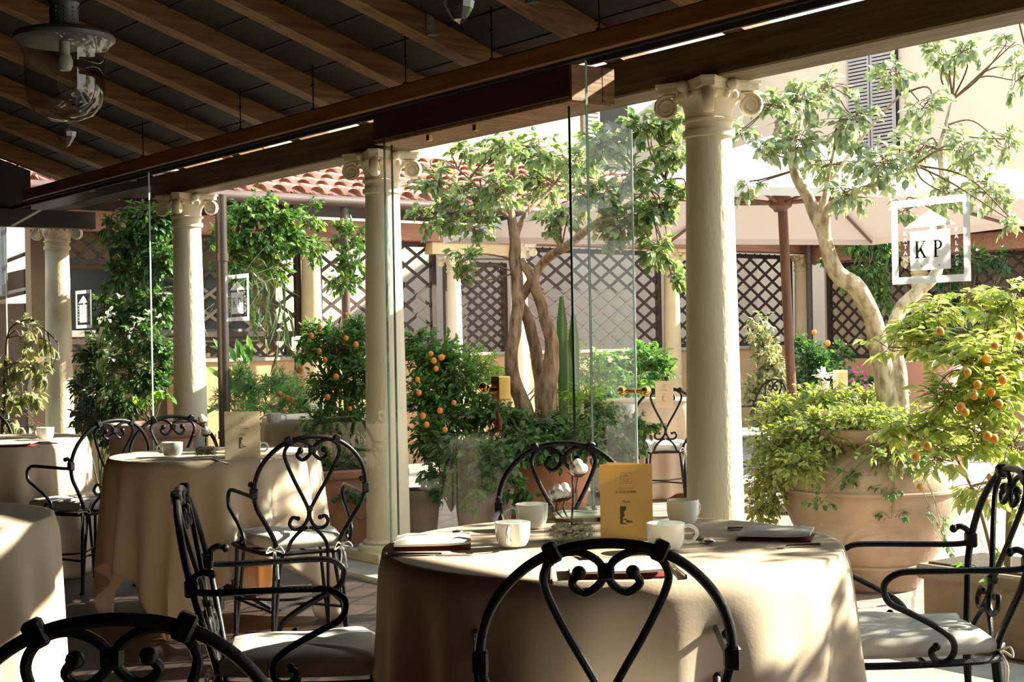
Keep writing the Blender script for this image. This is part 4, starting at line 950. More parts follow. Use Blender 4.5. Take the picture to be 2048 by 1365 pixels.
# ---------------------------------------------------------------- planting
def rvec(rnd):
    while True:
        v = Vector((rnd.uniform(-1,1), rnd.uniform(-1,1), rnd.uniform(-1,1)))
        if .05 < v.length < 1: return v
def plant(name, label, cat, base, blobs, L, Wd, mat, trunks=(), tmat='twig', stems=True, droop=.3, per=8, seed=1, fruits=(), fmat='fruit', fr=.018, group=None, pinnate=False, twr=.0022, conn=.006, floor=.03, jit=.35, den=1.0):
    """trunks: lists of (px, py, Y, radius); blobs: (px, py, Y, rx, ry, n) in pixels at depth Y"""
    rnd = random.Random(seed)
    t = thing(name, label, cat, base, 0, group)
    nodes = [Vector(base)]
    if trunks:
        for tr in trunks:
            pts = [W(a, b, c) for a, b, c, r in tr]; rad = [r for a, b, c, r in tr]
            P = crom(pts, 6); mb = MB(); mb.tube(P, rad, 12)
            # bark lumps
            mb.v = [(x+.05*rad[0]*math.sin(z*31+y*23), y+.05*rad[0]*math.cos(z*27+x*29), z) for x, y, z in mb.v]
            mb.build('trunk', M[tmat], t, rel=True, smooth=180); nodes += P[len(P)//3:]
    lf, tw = MB(), MB()
    for (px, py, Y, rx, ry, n) in blobs:
        c = W(px, py, Y); RX, RY, RZ_ = rx*Y/FPX, .75*rx*Y/FPX, ry*Y/FPX
        nr = min(nodes, key=lambda q: (q-c).length)
        if stems and (nr-c).length > .05:
            for k in range(2 if trunks else 3):
                e = c+Vector((rnd.uniform(-.4,.4)*RX, rnd.uniform(-.4,.4)*RY, rnd.uniform(-.2,.4)*RZ_)); mid = nr.lerp(e, .5)+Vector((rnd.uniform(-.06,.06), rnd.uniform(-.06,.06), rnd.uniform(-.03,.08)))
                tw.tube([nr, mid, e], [conn, conn*.45], 6, True, 5)
        n = int(n*den); nt = max(1, n//per)
        for k in range(nt):
            a = rvec(rnd); b = rvec(rnd)
            b = b.normalized()*(b.length**.5)
            p0 = c+Vector((a.x*RX, a.y*RY, a.z*RZ_))*jit; p1 = c+Vector((b.x*RX, b.y*RY, b.z*RZ_))
            dt = p1-p0
            if dt.length < L: dt = rvec(rnd).normalized()*L*2; p1 = p0+dt
            if dt.length > L*9: p0 = p1-dt.normalized()*L*9; dt = p1-p0
            tw.tube([p0, p0.lerp(p1,.5)+Vector((0,0,.02)), p1], [twr, twr*.5], 4, False, 3)
            td = dt.normalized()
            for i in range(per):
                u = .25+.75*(i+rnd.random())/per; p = p0+dt*u
                if pinnate:
                    sd = td.cross(Vector((0,0,1))); sd = sd.normalized() if sd.length > .01 else Vector((1,0,0))
                    d = td*.8+sd*(1 if i % 2 else -1)+Vector((0,0,-droop))+rvec(rnd)*.25
                else:
                    o = (p-c); o = o.normalized() if o.length > 1e-4 else td
                    d = td*.6+o*.3+rvec(rnd)*.95+Vector((0,0,-droop))
                if p.z < floor: p.z = floor+.02*rnd.random()
                nn = Vector((rnd.gauss(0,.5), rnd.gauss(0,.5), 1)).normalized()
                s = rnd.uniform(.65,1.2)
                lf.leaf(p, d, nn, L*s, Wd*s, .22, .12+droop*.3)
    if lf.v: lf.build('foliage', M[mat], t, rel=True, smooth=0)
    if tw.v: tw.build('twigs', M['greentwig' if not trunks else 'twig'], t, rel=True, smooth=180)['kind'] = 'stuff'
    for (px, py, Y) in fruits:
        mb = MB(); mb.ball(W(px, py, Y), fr*rnd.uniform(.85,1.15), 12, 8, (1,1,1.1)); mb.build('fruit', M[fmat], t, rel=True)
    return t
def pot(p, prof, label, mat='terra', n=40, soil=.86, square=None, name='terracotta_pot'):
    t = thing(name, label, 'pot', p)
    mb = MB(); H = max(z for r, z in prof); ro = prof[-1][0]
    mb.lathe([(0,0)]+prof+[(ro*.86, H), (ro*.84, H-.07)], n); mb.build('pot_body', M[mat], t, smooth=50)
    mb = MB(); mb.lathe([(0,H-.05),(ro*.85,H-.055)], n); mb.build('soil', M['soil'], t); return t
# big jar with its tree and shrub
JX = W(1742, 1000, 7.3); J = (JX.x, 7.3, -.02)
jar = thing('terracotta_jar', 'huge weathered terracotta jar beyond the glass at right, under the trailing shrub', 'jar', J)
mb = MB(); mb.lathe([(0.0,0.0),(0.214,0.0),(0.23,0.021),(0.289,0.124),(0.369,0.268),(0.433,0.412),(0.455,0.515),(0.444,0.592),(0.391,0.659),(0.337,0.695),(0.326,0.721),(0.353,0.742),(0.398,0.757),(0.412,0.783),(0.404,0.809),(0.364,0.814),(0.321,0.798),(0.305,0.721)], 56)
for k in range(3): mb.tube([(r_*math.cos(x), r_*math.sin(x), z_) for x in [2*PI*i/48 for i in range(48)]], .009, 6, False, 0, True) if False else None
mb.build('jar_body', M['terrapale'], jar, smooth=60)
for (r_, z_) in ((.458,.505),(.302,.134)):
    mb = MB(); mb.tube([(r_*math.cos(x), r_*math.sin(x), z_) for x in [2*PI*i/56 for i in range(56)]], .010, 6, False, 0, True); mb.build('raised_band', M['terrapale'], jar)
mb = MB(); mb.lathe([(0,.75),(.32,.745)], 40); mb.build('soil', M['soil'], jar)
JB = (J[0]+.04, J[1], .70)
Y = 7.38
plant('jar_tree', 'pale-barked sunlit tree growing from the huge jar at right', 'tree', JB,
  [(1545,215,Y-.2,55,40,60),(1600,200,Y,70,50,90),(1530,300,Y-.3,45,40,50),(1660,180,Y+.3,60,50,70),(1590,280,Y-.2,60,50,80),(1700,250,Y-.3,70,60,90),(1650,330,Y+.2,60,45,60),(1760,330,Y-.4,80,55,100),(1840,300,Y+.3,80,60,90),(1790,150,Y-.2,60,45,50),(1880,120,Y+.2,60,50,60),(1930,105,Y,45,35,35),(1850,215,Y-.2,70,50,60),(1930,300,Y-.4,70,60,80),(1980,380,Y+.2,60,60,60),(1900,390,Y-.3,60,50,55),(2010,290,Y+.3,50,60,45),(1700,390,Y-.3,70,40,50),(1800,420,Y,60,30,30),(2020,440,Y-.4,40,40,25),(1480,270,Y+.4,40,40,30),(1500,370,Y,30,25,18),(2030,150,Y-.2,30,60,25),(2010,90,Y,50,30,20)],
  .053, .034, 'lf_pale',
  [[(1790,860,Y,.062),(1772,770,Y,.058),(1758,700,Y,.050),(1742,630,Y-.05,.047),(1712,575,Y-.1,.045),(1672,545,Y-.12,.043),(1650,480,Y-.15,.034),(1622,410,Y-.1,.030),(1592,350,Y-.1,.026),(1583,300,Y-.1,.022),(1600,235,Y-.1,.015),(1590,170,Y,.008)],
   [(1800,850,Y,.050),(1797,760,Y,.046),(1788,680,Y+.05,.042),(1800,620,Y+.1,.036),(1835,585,Y+.12,.033),(1872,545,Y+.15,.030),(1882,470,Y+.2,.024),(1888,390,Y+.2,.019),(1880,300,Y+.2,.013),(1905,200,Y+.2,.007)],
   [(1655,500,Y-.14,.026),(1652,430,Y-.2,.025),(1690,395,Y-.25,.018),(1760,365,Y-.3,.013),(1830,330,Y-.3,.008)],
   [(1640,455,Y-.15,.022),(1648,400,Y-.1,.020),(1680,340,Y+.05,.013),(1735,260,Y+.1,.010),(1800,190,Y,.006)],
   [(1645,425,Y-.15,.016),(1655,360,Y-.2,.010),(1668,300,Y-.25,.006)]],
  'palebark', droop=.35, den=2.0, seed=11, per=7, conn=.006)
rnd = random.Random(5)
plant('jar_shrub', 'dense small-leaved yellowish shrub spilling over the huge jar', 'shrub', (J[0], J[1], .72),
  [(1640,870,7.11,110,60,900),(1570,900,7.16,90,70,650),(1540,960,7.21,60,80,380),(1720,850,7.06,110,55,800),(1800,850,7.16,100,50,650),(1640,800,7.46,110,45,500),(1740,800,7.56,100,40,450),(1850,880,7.11,90,60,500),(1560,830,7.36,70,50,350),(1520,1020,7.26,45,45,180),(1900,850,7.26,70,60,350),(1600,930,6.96,70,50,330),(1780,920,6.91,90,40,220)],
  .030, .019, 'lf_jar', droop=.25, per=9, den=1.5, seed=21, conn=.004, twr=.0018)
plant('trailing_creeper', 'thin creeper tendrils hanging down the front of the huge jar', 'creeper', (J[0], J[1]-.40, .74),
  [(1690,950,6.86,40,30,30),(1780,985,6.86,40,40,34),(1790,1035,6.84,30,30,22),(1880,1050,6.86,30,50,26),(1640,1010,6.86,40,30,24),(1820,930,6.86,50,30,40),(1905,1110,6.86,25,35,14)], .034, .022, 'lf_ivy', droop=.6, per=6, seed=23, conn=.003)
# lime bush with orange fruits on the right, in a planter box
Y = 5.75
bx = W(1985, 1200, Y)
pl = thing('planter_box', 'pale terracotta planter box behind the right chair', 'planter', tuple(court(.674, -2.2, -.02)), CANG)
def planter(t, lx, ly, h, mat):
    mb = MB(); mb.bbox(-lx, lx, -ly, ly, 0, h-.05, .012); mb.bbox(-lx-.02, lx+.02, -ly-.02, ly+.02, h-.06, h, .012); mb.build('planter_body', M[mat], t, smooth=0)
    mb = MB(); mb.box(-lx+.02, lx-.02, -ly+.02, ly-.02, h, h+.008); mb.build('soil', M['soil'], t, smooth=0)
    mb = MB(); mb.tube([(-lx*.6,-ly-.002,h*.45),(-lx*.3,-ly-.004,h*.6),(0,-ly-.004,h*.4),(lx*.3,-ly-.004,h*.6),(lx*.6,-ly-.002,h*.45)], .012, 6, True, 5); mb.build('relief_swag', M[mat], t)
planter(pl, .20, 1.50, .33, 'terrapale')  # stretched out of view to carry the bush clumps that shade the set table
plant('citrus_bush', 'lime-green sunlit bush with yellow-orange fruits at the right edge', 'shrub', (bx.x+.1, Y+.05, .31),
  [(1950,720,Y,110,70,260),(1880,690,Y+.2,90,60,200),(2010,640,Y+.2,70,60,150),(1990,800,Y-.1,80,70,190),(1900,800,Y,90,60,200),(1820,660,Y+.3,70,40,110),(1870,620,Y+.3,70,40,100),(1940,600,Y+.4,60,40,90),(2030,590,Y+.2,40,50,70),(2040,730,Y,50,80,120),(1960,880,Y-.1,80,50,120),(1840,870,Y,80,40,110),(1780,860,Y+.1,60,35,70),(1880,920,Y-.15,70,40,80),(2030,900,Y-.2,40,60,60),(1780,700,Y+.3,40,25,30),(1960,980,Y-.1,60,60,60),(2030,1010,Y,40,60,40),(2500,760,5.0,170,190,420),(2776,800,4.7,280,230,700),(3350,800,4.1,330,250,600)],  # last three clumps are out of view, added to shade the set table
  .062, .021, 'lf_lime',
  [[(2010,1260,Y,.016),(2018,1060,Y,.014),(2022,920,Y,.013),(2015,850,Y,.011),(1995,760,Y,.008)],[(2022,930,Y,.011),(2060,880,Y-.05,.009),(2080,780,Y-.1,.006)],[(2012,1240,Y,.010),(1960,1020,Y+.05,.007),(1905,900,Y+.1,.005)],[(2776,1225,4.7,.014),(2790,1000,4.7,.012),(2770,800,4.7,.006)],[(2500,1190,5.0,.012),(2510,960,5.0,.009),(2490,780,5.0,.005)],[(3350,1290,4.1,.014),(3360,1040,4.1,.012),(3340,820,4.1,.006)]],
  'twig', pinnate=True, droop=.3, per=9, den=1.7, seed=31, conn=.004,
  fruits=[(1990,692,Y-.15),(1972,718,Y-.1),(1935,745,Y-.2),(1955,770,Y-.2),(1982,785,Y-.2),(1948,792,Y-.2),(1922,815,Y-.2),(1930,825,Y-.25),(1998,808,Y-.25),(1975,873,Y-.3),(1988,878,Y-.3),(1855,892,Y-.3),(1832,915,Y-.25),(1980,955,Y-.3),(1840,975,Y-.3),(1972,1002,Y-.3),(2040,672,Y-.2),(1880,663,Y-.05),(2005,760,Y-.2)], fmat='yfruit', fr=.0155)
plant('ground_plant', 'low green plant in the planter box behind the right chair', 'plant', (bx.x+.1, Y-.1, .31), [(2025,1165,Y-.1,50,20,70),(1980,1155,Y,40,15,40)], .05, .03, 'lf_bright', stems=False, seed=33)
plant('garden_tree', 'tree mostly beyond the right edge, unseen crown shaped to shade the set table, thin twigs reaching in at top right', 'tree', (3.2, 4.6, -.02),
  [(2800,60,4.9,230,190,330),(3000,-30,4.6,260,230,480),(3230,-20,4.3,280,240,480),(3100,200,4.4,280,150,300),(2950,430,4.65,300,150,420),(3217,250,4.1,280,220,560),(3400,300,3.7,260,230,480),(2640,120,5.2,150,130,140),(2034,160,5.9,18,40,9),(2040,60,5.9,20,30,8)],  # unseen crown lumps placed to dapple the sun on the set table
  .060, .038, 'lf_pale', [[(3090,1430,4.6,.05),(3080,900,4.6,.045),(3060,500,4.6,.038),(3020,200,4.6,.025),(2980,-40,4.6,.012)],[(3065,540,4.6,.02),(2800,200,4.85,.014),(2400,160,5.4,.007),(2060,130,5.9,.003)]], 'palebark', droop=.35, seed=45, per=7, conn=.005, den=1.3)
# middle tree with its pots and undergrowth
Y = 9.3
MT = W(1085, 850, Y)
plant('courtyard_tree', 'three-trunked brown tree in the middle of the courtyard', 'tree', (MT.x, Y, .55),
  [(1010,300,Y-.3,60,40,70),(940,300,Y-.2,60,30,40),(1080,300,Y,60,40,80),(870,360,Y-.4,60,40,60),(930,390,Y+.2,70,50,90),(1000,380,Y-.3,60,50,90),(1090,370,Y+.3,70,50,110),(1150,330,Y,60,50,90),(1210,290,7.75,70,50,110),(1290,260,7.75,60,40,90),(1340,300,7.75,50,50,80),(1120,440,Y-.3,60,40,90),(1190,400,7.75,60,50,90),(1240,450,7.75,60,50,90),(1300,430,7.75,60,60,110),(1350,400,7.75,40,50,60),(900,440,Y+.2,60,40,60),(930,520,Y-.3,40,30,40),(1320,500,7.75,50,40,60),(1345,560,7.88,25,40,30),(1060,330,Y+.3,80,50,80),(850,440,Y,40,40,30),(1330,240,7.75,50,40,60),(920,560,Y-.2,25,30,20),(1260,350,7.75,60,40,60),(960,450,Y,50,40,50)],
  .056, .037, 'lf_tree',
  [[(1060,855,Y,0.061),(1042,800,Y,0.051),(1022,735,Y-.05,0.043),(1030,660,Y-.05,0.039),(1036,600,Y,0.041),(1030,520,Y,0.039),(1028,460,Y,0.033),(1016,400,Y,0.025),(1030,330,Y,0.015),(1040,270,Y,0.008)],
   [(1090,850,Y+.02,0.066),(1096,770,Y,0.062),(1104,700,Y,0.045),(1092,640,Y,0.041),(1065,560,Y,0.034),(1040,520,Y,0.028)],
   [(1085,840,Y+.05,0.049),(1080,760,Y+.1,0.041),(1062,660,Y+.1,0.038),(1038,600,Y+.05,0.033)],
   [(1040,600,Y+.05,0.034),(1062,565,Y+.02,0.033),(1092,520,Y,0.030),(1140,488,Y-.5,0.028),(1200,440,Y-1.0,0.018),(1270,400,Y-1.35,0.010),(1330,360,Y-1.5,0.005)],
   [(1030,480,Y,0.021),(1050,430,Y,0.016),(1090,390,Y+.1,0.011),(1150,320,Y+.1,0.007)],
   [(1022,440,Y,0.018),(980,400,Y-.1,0.010),(930,350,Y-.2,0.007),(890,320,Y-.25,0.003)]],
  'bark', droop=.35, den=2.4, seed=41, per=7, conn=.006)
def potprof(R, H): return [(R*.66,0),(R*.70,.02),(R*.86,H*.55),(R*.96,H*.86),(R*.97,H*.87),(R*1.04,H*.88),(R*1.06,H*.94),(R*1.02,H)]
pot((MT.x, Y, -.02), potprof(.34, .62), 'large orange-brown terracotta pot of the middle tree, behind the set table chair')
p = W(968, 1000, 8.75); pot((p.x, 8.75, -.02), potprof(.20, .52), 'weathered grey-brown pot left of the middle tree pot, under trailing ivy', 'oldpot')
p = W(838, 1000, 8.6); pot((p.x, 8.6, -.02), potprof(.13, .40), 'small brown pot close to the right side of the green-edged column', 'oldpot')
plant('kumquat_bush', 'kumquat bush with orange fruits right of the green-edged column', 'shrub', (W(900,900,9.0).x, 9.0, .2),
  [(870,720,9.0,70,70,330),(920,760,9.0,70,60,300),(850,800,8.9,60,70,280),(900,840,8.9,80,60,330),(960,820,8.9,60,50,220),(860,880,8.8,60,50,230),(840,690,9.1,40,40,120),(940,900,8.8,60,40,180)],
  .042, .022, 'lf_cit', droop=.25, per=8, den=2.6, seed=51, fruits=[(868,722,8.55),(882,716,8.6),(872,738,8.55),(838,786,8.5),(846,832,8.5),(880,822,8.5),(853,850,8.5),(884,715,8.6),(908,806,8.5),(862,708,8.6),(835,760,8.5),(890,860,8.45)], fr=.017)
plant('trailing_ivy', 'dark glossy ivy tumbling over the pots below the middle tree', 'ivy', (W(990,950,8.8).x, 8.8, .5),
  [(920,900,8.6,80,40,260),(980,920,8.5,70,50,300),(940,960,8.5,60,40,200),(890,950,8.5,50,40,110),(870,990,8.45,35,25,50),(950,1010,8.4,30,25,40),(1040,890,8.7,70,50,250),(1120,900,8.8,60,50,220),(1180,880,8.8,60,50,200),(1230,900,8.9,60,40,180),(1030,980,8.55,30,50,60),(1090,850,8.9,80,40,240),(1010,840,8.8,50,40,160),(1200,830,9.2,60,40,140),(1270,860,9.3,60,40,120),(1060,1000,8.55,40,30,36)],
  .048, .034, 'lf_ivy', droop=.55, per=8, den=1.8, seed=53)
plant('asparagus_fern', 'bright feathery fern behind the brass door knobs', 'fern', (W(950,760,11.5).x, 11.5, .3),
  [(960,745,11.5,60,50,420),(1000,770,11.3,40,40,220),(930,710,11.7,50,30,200),(1150,740,11.5,60,50,260),(1200,760,11.5,60,40,220),(900,790,11,40,40,150),(1170,800,10.8,60,40,200),(1140,690,12,40,30,100)],
  .055, .010, 'lf_bright', droop=.1, per=12, den=2.0, seed=55)
plant('low_shrub', 'low green shrub before the ochre parapet above the outdoor table', 'shrub', (W(1270,760,14.5).x, 14.5, .3),
  [(1220,730,14.5,60,35,170),(1290,725,14.6,60,40,200),(1250,770,14.3,70,35,180),(1320,750,14.5,40,40,100),(1200,790,14,50,30,100),(1290,690,14.8,30,20,40)], .07, .04, 'lf_cit', den=2.5, seed=57)
# left of the green-edged column
plant('kumquat_bush', 'tall kumquat bush with orange fruits left of the green-edged column', 'shrub', (W(690,950,9.3).x, 9.3, .35),
  [(690,700,9.3,60,60,300),(640,680,9.4,50,50,200),(720,760,9.2,50,60,260),(660,780,9.3,60,60,280),(700,850,9.1,60,60,280),(640,850,9.4,50,50,160),(720,660,9.4,40,40,130),(700,920,9.0,50,40,180),(610,700,9.6,40,25,70),(660,940,9.1,40,40,120)],
  .042, .022, 'lf_cit', [[(690,1010,9.3,.018),(693,900,9.3,.015),(690,780,9.3,.010)],[(680,1010,9.3,.014),(665,880,9.35,.010),(655,760,9.4,.007)]], 'twig', droop=.25, per=8, den=2.6, seed=61,
  fruits=[(622,672,9.1),(692,677,8.9),(638,703,9.0),(650,720,9.0),(672,754,8.95),(600,738,9.2),(585,800,9.2),(692,630,9.0),(575,797,9.2),(655,795,9.0),(640,655,9.1),(712,690,8.9),(700,818,8.8),(598,742,9.2),(560,790,9.25)], fr=.016)
p9 = W(690, 1060, 8.95); pb = thing('planter_box', 'brown terracotta planter box with relief left of the green-edged column', 'planter', (p9.x+.02, 9.05, -.02), CANG-.2)
planter(pb, .30, .20, .50, 'terra')
plant('pink_geranium', 'low plant with pink flowers in the brown planter box', 'plant', (p9.x, 9.0, .48), [(700,990,8.85,45,18,90),(655,995,8.9,35,15,50)], .045, .035, 'lf_fern', stems=False, seed=63)
mb = MB(); rnd = random.Random(9)
gx = [o for o in C.objects if o.name.startswith('pink_geranium')][0]
for (cx, cy, k) in ((725,975,18),(735,985,10),(690,982,8),(680,975,6)):
    for _ in range(k): d = rvec(rnd).normalized(); mb.leaf(W(cx,cy,8.75)+d*.022, d, Vector((0,0,1)), .022, .020)
mb.build('blossom', M['pink'], gx, rel=True, smooth=0)
plant('feathery_plant', 'soft feathery green plant behind the cream menu card of the second table', 'plant', (W(530,860,11.2).x, 11.2, .3),
  [(510,780,11.2,60,40,420),(560,770,11.3,60,40,420),(480,760,11.4,40,40,240),(590,800,11,50,40,300),(540,820,10.9,70,35,340),(450,800,11.2,30,30,120),(620,830,10.9,40,40,160)], .050, .009, 'lf_fern', droop=.15, per=14, den=2.2, seed=65)
plant('cactus_pads', 'flat grey-green leafy plant beside the dark drainpipe', 'plant', (W(470,760,11.6).x, 11.6, .4), [(500,740,11.5,35,35,40),(470,800,11.3,30,30,26)], .14, .06, 'lf_fern', stems=True, droop=-.4, seed=66)
plant('strap_leaf_plant', 'plant with long drooping strap leaves behind the logo left of the green-edged column', 'plant', (W(500,540,12.2).x, 12.2, 1.7),
  [(470,570,12.2,45,25,16),(540,560,12.2,45,25,16),(500,610,12.1,40,30,14),(430,610,12.2,25,35,10),(560,620,12.2,35,30,10)], .26, .030, 'lf_strap', stems=False, droop=1.5, per=4, seed=67)
plant('climbing_vine', 'leafy climber over the red beam and drainpipe on the left wing', 'vine', (W(500,480,12.4).x, 12.4, 1.4),
  [(500,430,12.9,60,35,220),(560,440,13.0,50,40,200),(480,480,12.9,60,35,190),(540,490,13.0,60,30,170),(520,400,12.9,40,15,60),(590,480,13.1,40,40,110),(470,530,12.9,50,40,130),(550,540,13.1,40,35,80),(620,440,13.5,40,25,60),(700,470,14.1,50,40,110),(710,520,14.1,40,40,90),(630,500,13.7,30,40,60),(450,450,12.7,25,40,60),(690,560,14.1,40,40,70),(620,410,13.4,20,12,18),(430,500,12.5,20,50,50)],
  .060, .034, 'lf_yel', droop=.4, per=7, den=2.6, seed=71, stems=False)
plant('flowering_climber', 'tall climber with white blossoms rising from the pot behind the second table', 'vine', (W(290,860,11.0).x, 11.0, .45),
  [(300,450,11.6,50,50,260),(270,500,11.6,60,50,260),(320,530,11.5,40,60,230),(250,560,11.5,50,50,160),(310,610,11.4,50,50,230),(240,640,11.4,50,50,170),(290,680,11.2,60,50,230),(330,720,11.1,30,50,150),(240,740,11.2,60,50,180),(300,770,11.0,50,40,160),(200,700,11.5,40,50,90),(230,460,11.8,40,40,100),(330,440,11.6,25,40,100),(200,620,11.6,30,40,60),(270,420,11.7,40,20,70)],
  .058, .032, 'lf_ivy', [[(275,830,11.0,.014),(262,740,11.2,.013),(240,640,11.4,.012),(225,540,11.5,.011),(215,450,11.7,.009)],[(285,830,11.0,.010),(258,700,11.3,.009),(235,560,11.6,.008)]], 'twig', droop=.4, per=8, den=2.4, seed=73)
fc = [o for o in C.objects if o.name.startswith('flowering_climber')][0]; mb = MB()
for (cx, cy) in ((205,640),(215,635),(275,640),(300,630),(285,645),(222,625),(205,705),(225,715),(275,735),(290,725),(240,600),(320,640),(330,590),(260,665)):
    for _ in range(5): d = rvec(rnd).normalized(); mb.leaf(W(cx,cy,11.0)+d*.02, d, Vector((0,0,1)), .038, .03)
mb.build('blossom', M['white_petal'], fc, rel=True, smooth=0)
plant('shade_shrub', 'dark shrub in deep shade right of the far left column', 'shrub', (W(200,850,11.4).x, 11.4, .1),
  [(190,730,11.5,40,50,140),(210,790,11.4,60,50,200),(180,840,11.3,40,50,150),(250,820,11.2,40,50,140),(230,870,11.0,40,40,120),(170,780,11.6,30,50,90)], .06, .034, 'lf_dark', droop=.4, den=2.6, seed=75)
p = W(306, 850, 9.8); pot((p.x, 9.8, -.02), [(.20,0),(.22,.03),(.27,.30),(.29,.62),(.285,.66),(.31,.68),(.315,.74),(.30,.76)], 'large pink terracotta pot behind the chair of the second table', 'terrapink')
plant('pot_sprout', 'small green sprout in the large pink pot behind the second table', 'plant', (p.x, 9.8, .72), [(330,790,9.7,25,20,30),(300,800,9.8,30,15,24),(275,795,9.8,20,15,14)], .05, .03, 'lf_bright', seed=76)
plant('weeping_fig', 'weeping fig with cream-edged leaves at the far left', 'plant', (W(10,880,10.5).x, 10.5, .1),
  [(40,680,10.5,30,20,26),(85,670,10.4,20,30,26),(30,730,10.5,40,30,40),(75,740,10.4,30,30,40),(50,790,10.5,40,30,44),(15,790,10.5,20,30,24),(70,850,10.3,40,15,24),(100,740,10.3,20,20,18),(20,850,10.4,25,20,20),(-30,740,10.5,40,60,60)],
  .085, .042, 'lf_var', [[(5,900,10.5,.016),(8,800,10.5,.014),(12,720,10.5,.010),(20,660,10.5,.007),(60,640,10.45,.005),(95,665,10.4,.003)],[(-20,900,10.5,.012),(0,820,10.5,.010),(40,760,10.5,.006)]], 'twig', droop=.9, per=6, den=1.6, seed=77)
# far right end of the courtyard
plant('variegated_shrub', 'pale variegated shrub right of the big pale column', 'shrub', (W(1530,850,13.2).x, 13.2, .1),
  [(1525,690,13.2,35,50,220),(1540,740,13.1,40,50,240),(1520,790,13.0,40,50,200),(1550,820,13.0,40,40,170),(1510,850,12.9,30,40,100),(1515,650,13.3,20,20,50)], .065, .030, 'lf_var', droop=.6, den=2.2, seed=81)
plant('dark_citrus', 'dark green citrus shrub beside the parasol pole', 'shrub', (W(1640,790,14.6).x, 14.6, .1),
  [(1620,720,14.6,50,40,240),(1650,750,14.5,50,40,220),(1610,770,14.5,40,40,170),(1680,710,14.8,30,30,80),(1600,690,14.7,30,25,80)], .06, .035, 'lf_ivy', droop=.2, den=2.2, seed=83, fruits=[(1655,687,14.3),(1628,665,14.3)], fr=.03)
plant('hanging_creeper', 'light green creeper hanging from the eave in the far corner', 'vine', (W(1740,440,16.5).x, 16.5, 2.3),
  [(1720,490,16.5,40,30,200),(1760,500,16.5,40,40,220),(1740,550,16.4,40,40,180),(1780,470,16.6,40,20,120),(1700,560,16.4,25,30,70),(1770,590,16.4,25,40,90),(1650,525,16.6,20,15,30)], .07, .032, 'lf_yel', droop=.8, den=2.0, seed=85)
plant('ivy_screen', 'dark climber on the shaded lattice behind the lime bush', 'vine', (W(1930,700,15.5).x, 15.5, .6),
  [(1910,620,15.5,40,50,180),(1900,560,15.6,30,30,90),(1950,520,15.4,50,30,120),(1860,480,15.8,40,25,70),(2000,520,15.2,40,25,80),(1930,690,15.4,50,40,140)], .08, .045, 'lf_dark', droop=.4, den=1.5, seed=87)
p = W(1862, 790, 12.5); pj = thing('terracotta_jar', 'pink terracotta jar behind the lime bush at far right', 'jar', (p.x, 12.5, -.02))
mb = MB(); mb.lathe([(0,0),(.22,0),(.30,.15),(.40,.40),(.41,.52),(.37,.66),(.27,.78),(.25,.84),(.265,.98),(.27,1.03),(.22,1.03),(.21,.9)], 40); mb.build('jar_body', M['terrapink'], pj, smooth=60)
mb = MB(); mb.lathe([(0,.98),(.22,.98)], 24); mb.build('soil', M['soil'], pj)
plant('jar_greens', 'dark green plant growing in the pink jar at far right', 'plant', (p.x, 12.5, 1.0), [(1870,715,12.5,40,20,110),(1890,690,12.5,30,20,60)], .07, .045, 'lf_cit', seed=89)
plant('pink_flowers', 'pink flowering plant at the foot of the far ochre columns', 'plant', (W(1720,780,15.3).x, 15.3, .3), [(1710,765,15.2,40,25,120),(1760,770,15.2,40,25,110),(1830,770,15,30,25,60)], .06, .045, 'lf_ivy', seed=91)
gx = [o for o in C.objects if o.name.startswith('pink_flowers')][0]; mb = MB()
for (cx, cy) in ((1705,748),(1722,742),(1730,765),(1712,756),(1700,770),(1815,768),(1830,762),(1795,775)):
    for _ in range(7): d = rvec(rnd).normalized(); mb.leaf(W(cx,cy,14.9)+d*.03, d, Vector((0,0,1)), .045, .04)
mb.build('blossom', M['pink'], gx, rel=True, smooth=0)
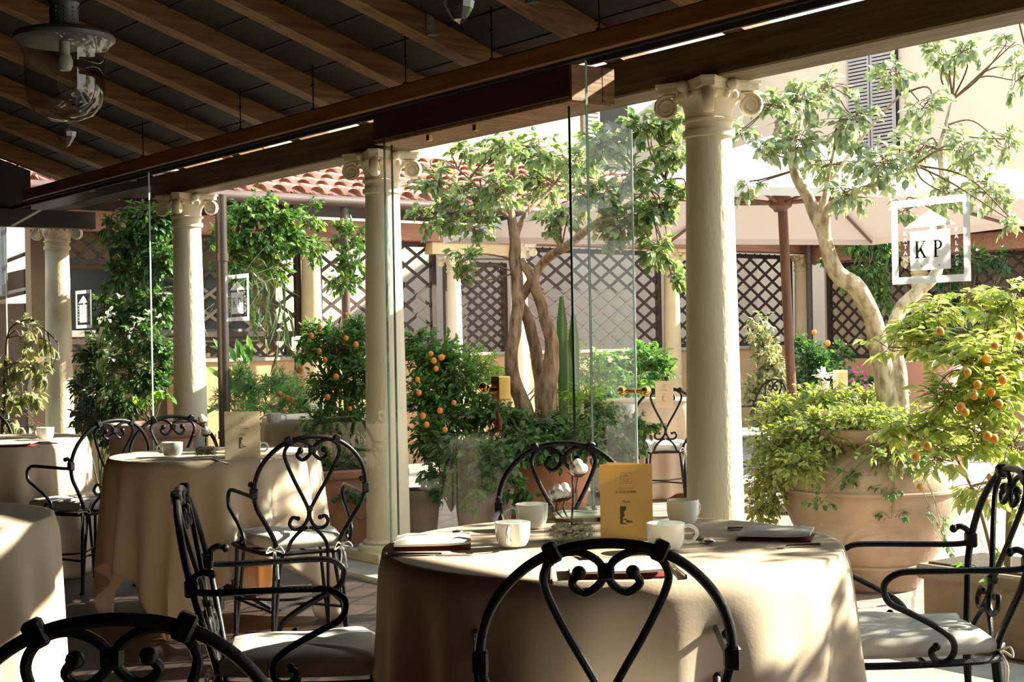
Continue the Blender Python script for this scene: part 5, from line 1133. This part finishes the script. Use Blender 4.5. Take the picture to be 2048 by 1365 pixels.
# columnar cactus behind the middle tree
cc = W(1125, 720, 11.0); ct = thing('tall_cactus', 'tall green ribbed cactus behind the middle tree trunks', 'cactus', (cc.x, 11.0, 0))
for dx, dy, h in ((0,0,1.58),(.09,.05,1.45),(-.08,.06,1.38),(.03,-.07,1.25)):
    mb = MB(); n = 12; rings = []
    for j in range(9):
        z = h*j/8; rr = .045*(1 if j < 8 else .35); rings.append([mb.av((dx+rr*(1 if k % 2 else .72)*math.cos(2*PI*k/n), dy+rr*(1 if k % 2 else .72)*math.sin(2*PI*k/n), z)) for k in range(n)])
    for A, B in zip(rings, rings[1:]):
        for k in range(n): mb.af((A[k], A[(k+1)%n], B[(k+1)%n], B[k]))
    mb.af(rings[-1]); mb.build('cactus_stem', M['lf_ivy'], ct, smooth=0)
# ---------------------------------------------------------------- light and camera
sc = bpy.context.scene
wd = bpy.data.worlds.new('sky'); sc.world = wd; wd.use_nodes = True
nt = wd.node_tree; bg = nt.nodes['Background']
tc = nt.nodes.new('ShaderNodeTexCoord'); sp = nt.nodes.new('ShaderNodeSeparateXYZ'); nt.links.new(tc.outputs['Generated'], sp.inputs[0])
r = nt.nodes.new('ShaderNodeValToRGB'); nt.links.new(sp.outputs[2], r.inputs[0])
r.color_ramp.elements[0].position = .0; r.color_ramp.elements[0].color = (1.0,.95,.86,1)
r.color_ramp.elements[1].position = .7; r.color_ramp.elements[1].color = (.72,.84,1.0,1)
nt.links.new(r.outputs[0], bg.inputs[0]); bg.inputs[1].default_value = 1.35
su = bpy.data.lights.new('sun', 'SUN'); su.energy = 13.0; su.angle = math.radians(.6); su.color = (1.0,.90,.74)
so = bpy.data.objects.new('sun', su); C.objects.link(so)
EL = math.radians(29); d = Vector((.956*math.cos(EL), .29*math.cos(EL), math.sin(EL)))
so.rotation_euler = (-d).to_track_quat('-Z', 'Y').to_euler(); so.location = (12, 4, 9)
cd = bpy.data.cameras.new('camera'); cd.sensor_width = 36; cd.lens = 36*FPX/2048; cd.clip_start = .05; cd.clip_end = 200
co = bpy.data.objects.new('camera', cd); C.objects.link(co)
co.matrix_world = Matrix.Translation((0,0,CAMZ)) @ Matrix.Rotation(PI/2, 4, 'X') @ Matrix.Rotation(-RT, 4, 'Z')
sc.camera = co
vs = sc.view_settings; vs.view_transform = 'Standard'; vs.look = 'None'; vs.gamma = 1; vs.use_curve_mapping = False; vs.exposure = .82
sc.cycles.max_bounces = 10; sc.cycles.transparent_max_bounces = 24; sc.cycles.diffuse_bounces = 5; sc.cycles.transmission_bounces = 6
sc.cycles.caustics_reflective = False; sc.cycles.caustics_refractive = False; sc.cycles.sample_clamp_indirect = 6.0
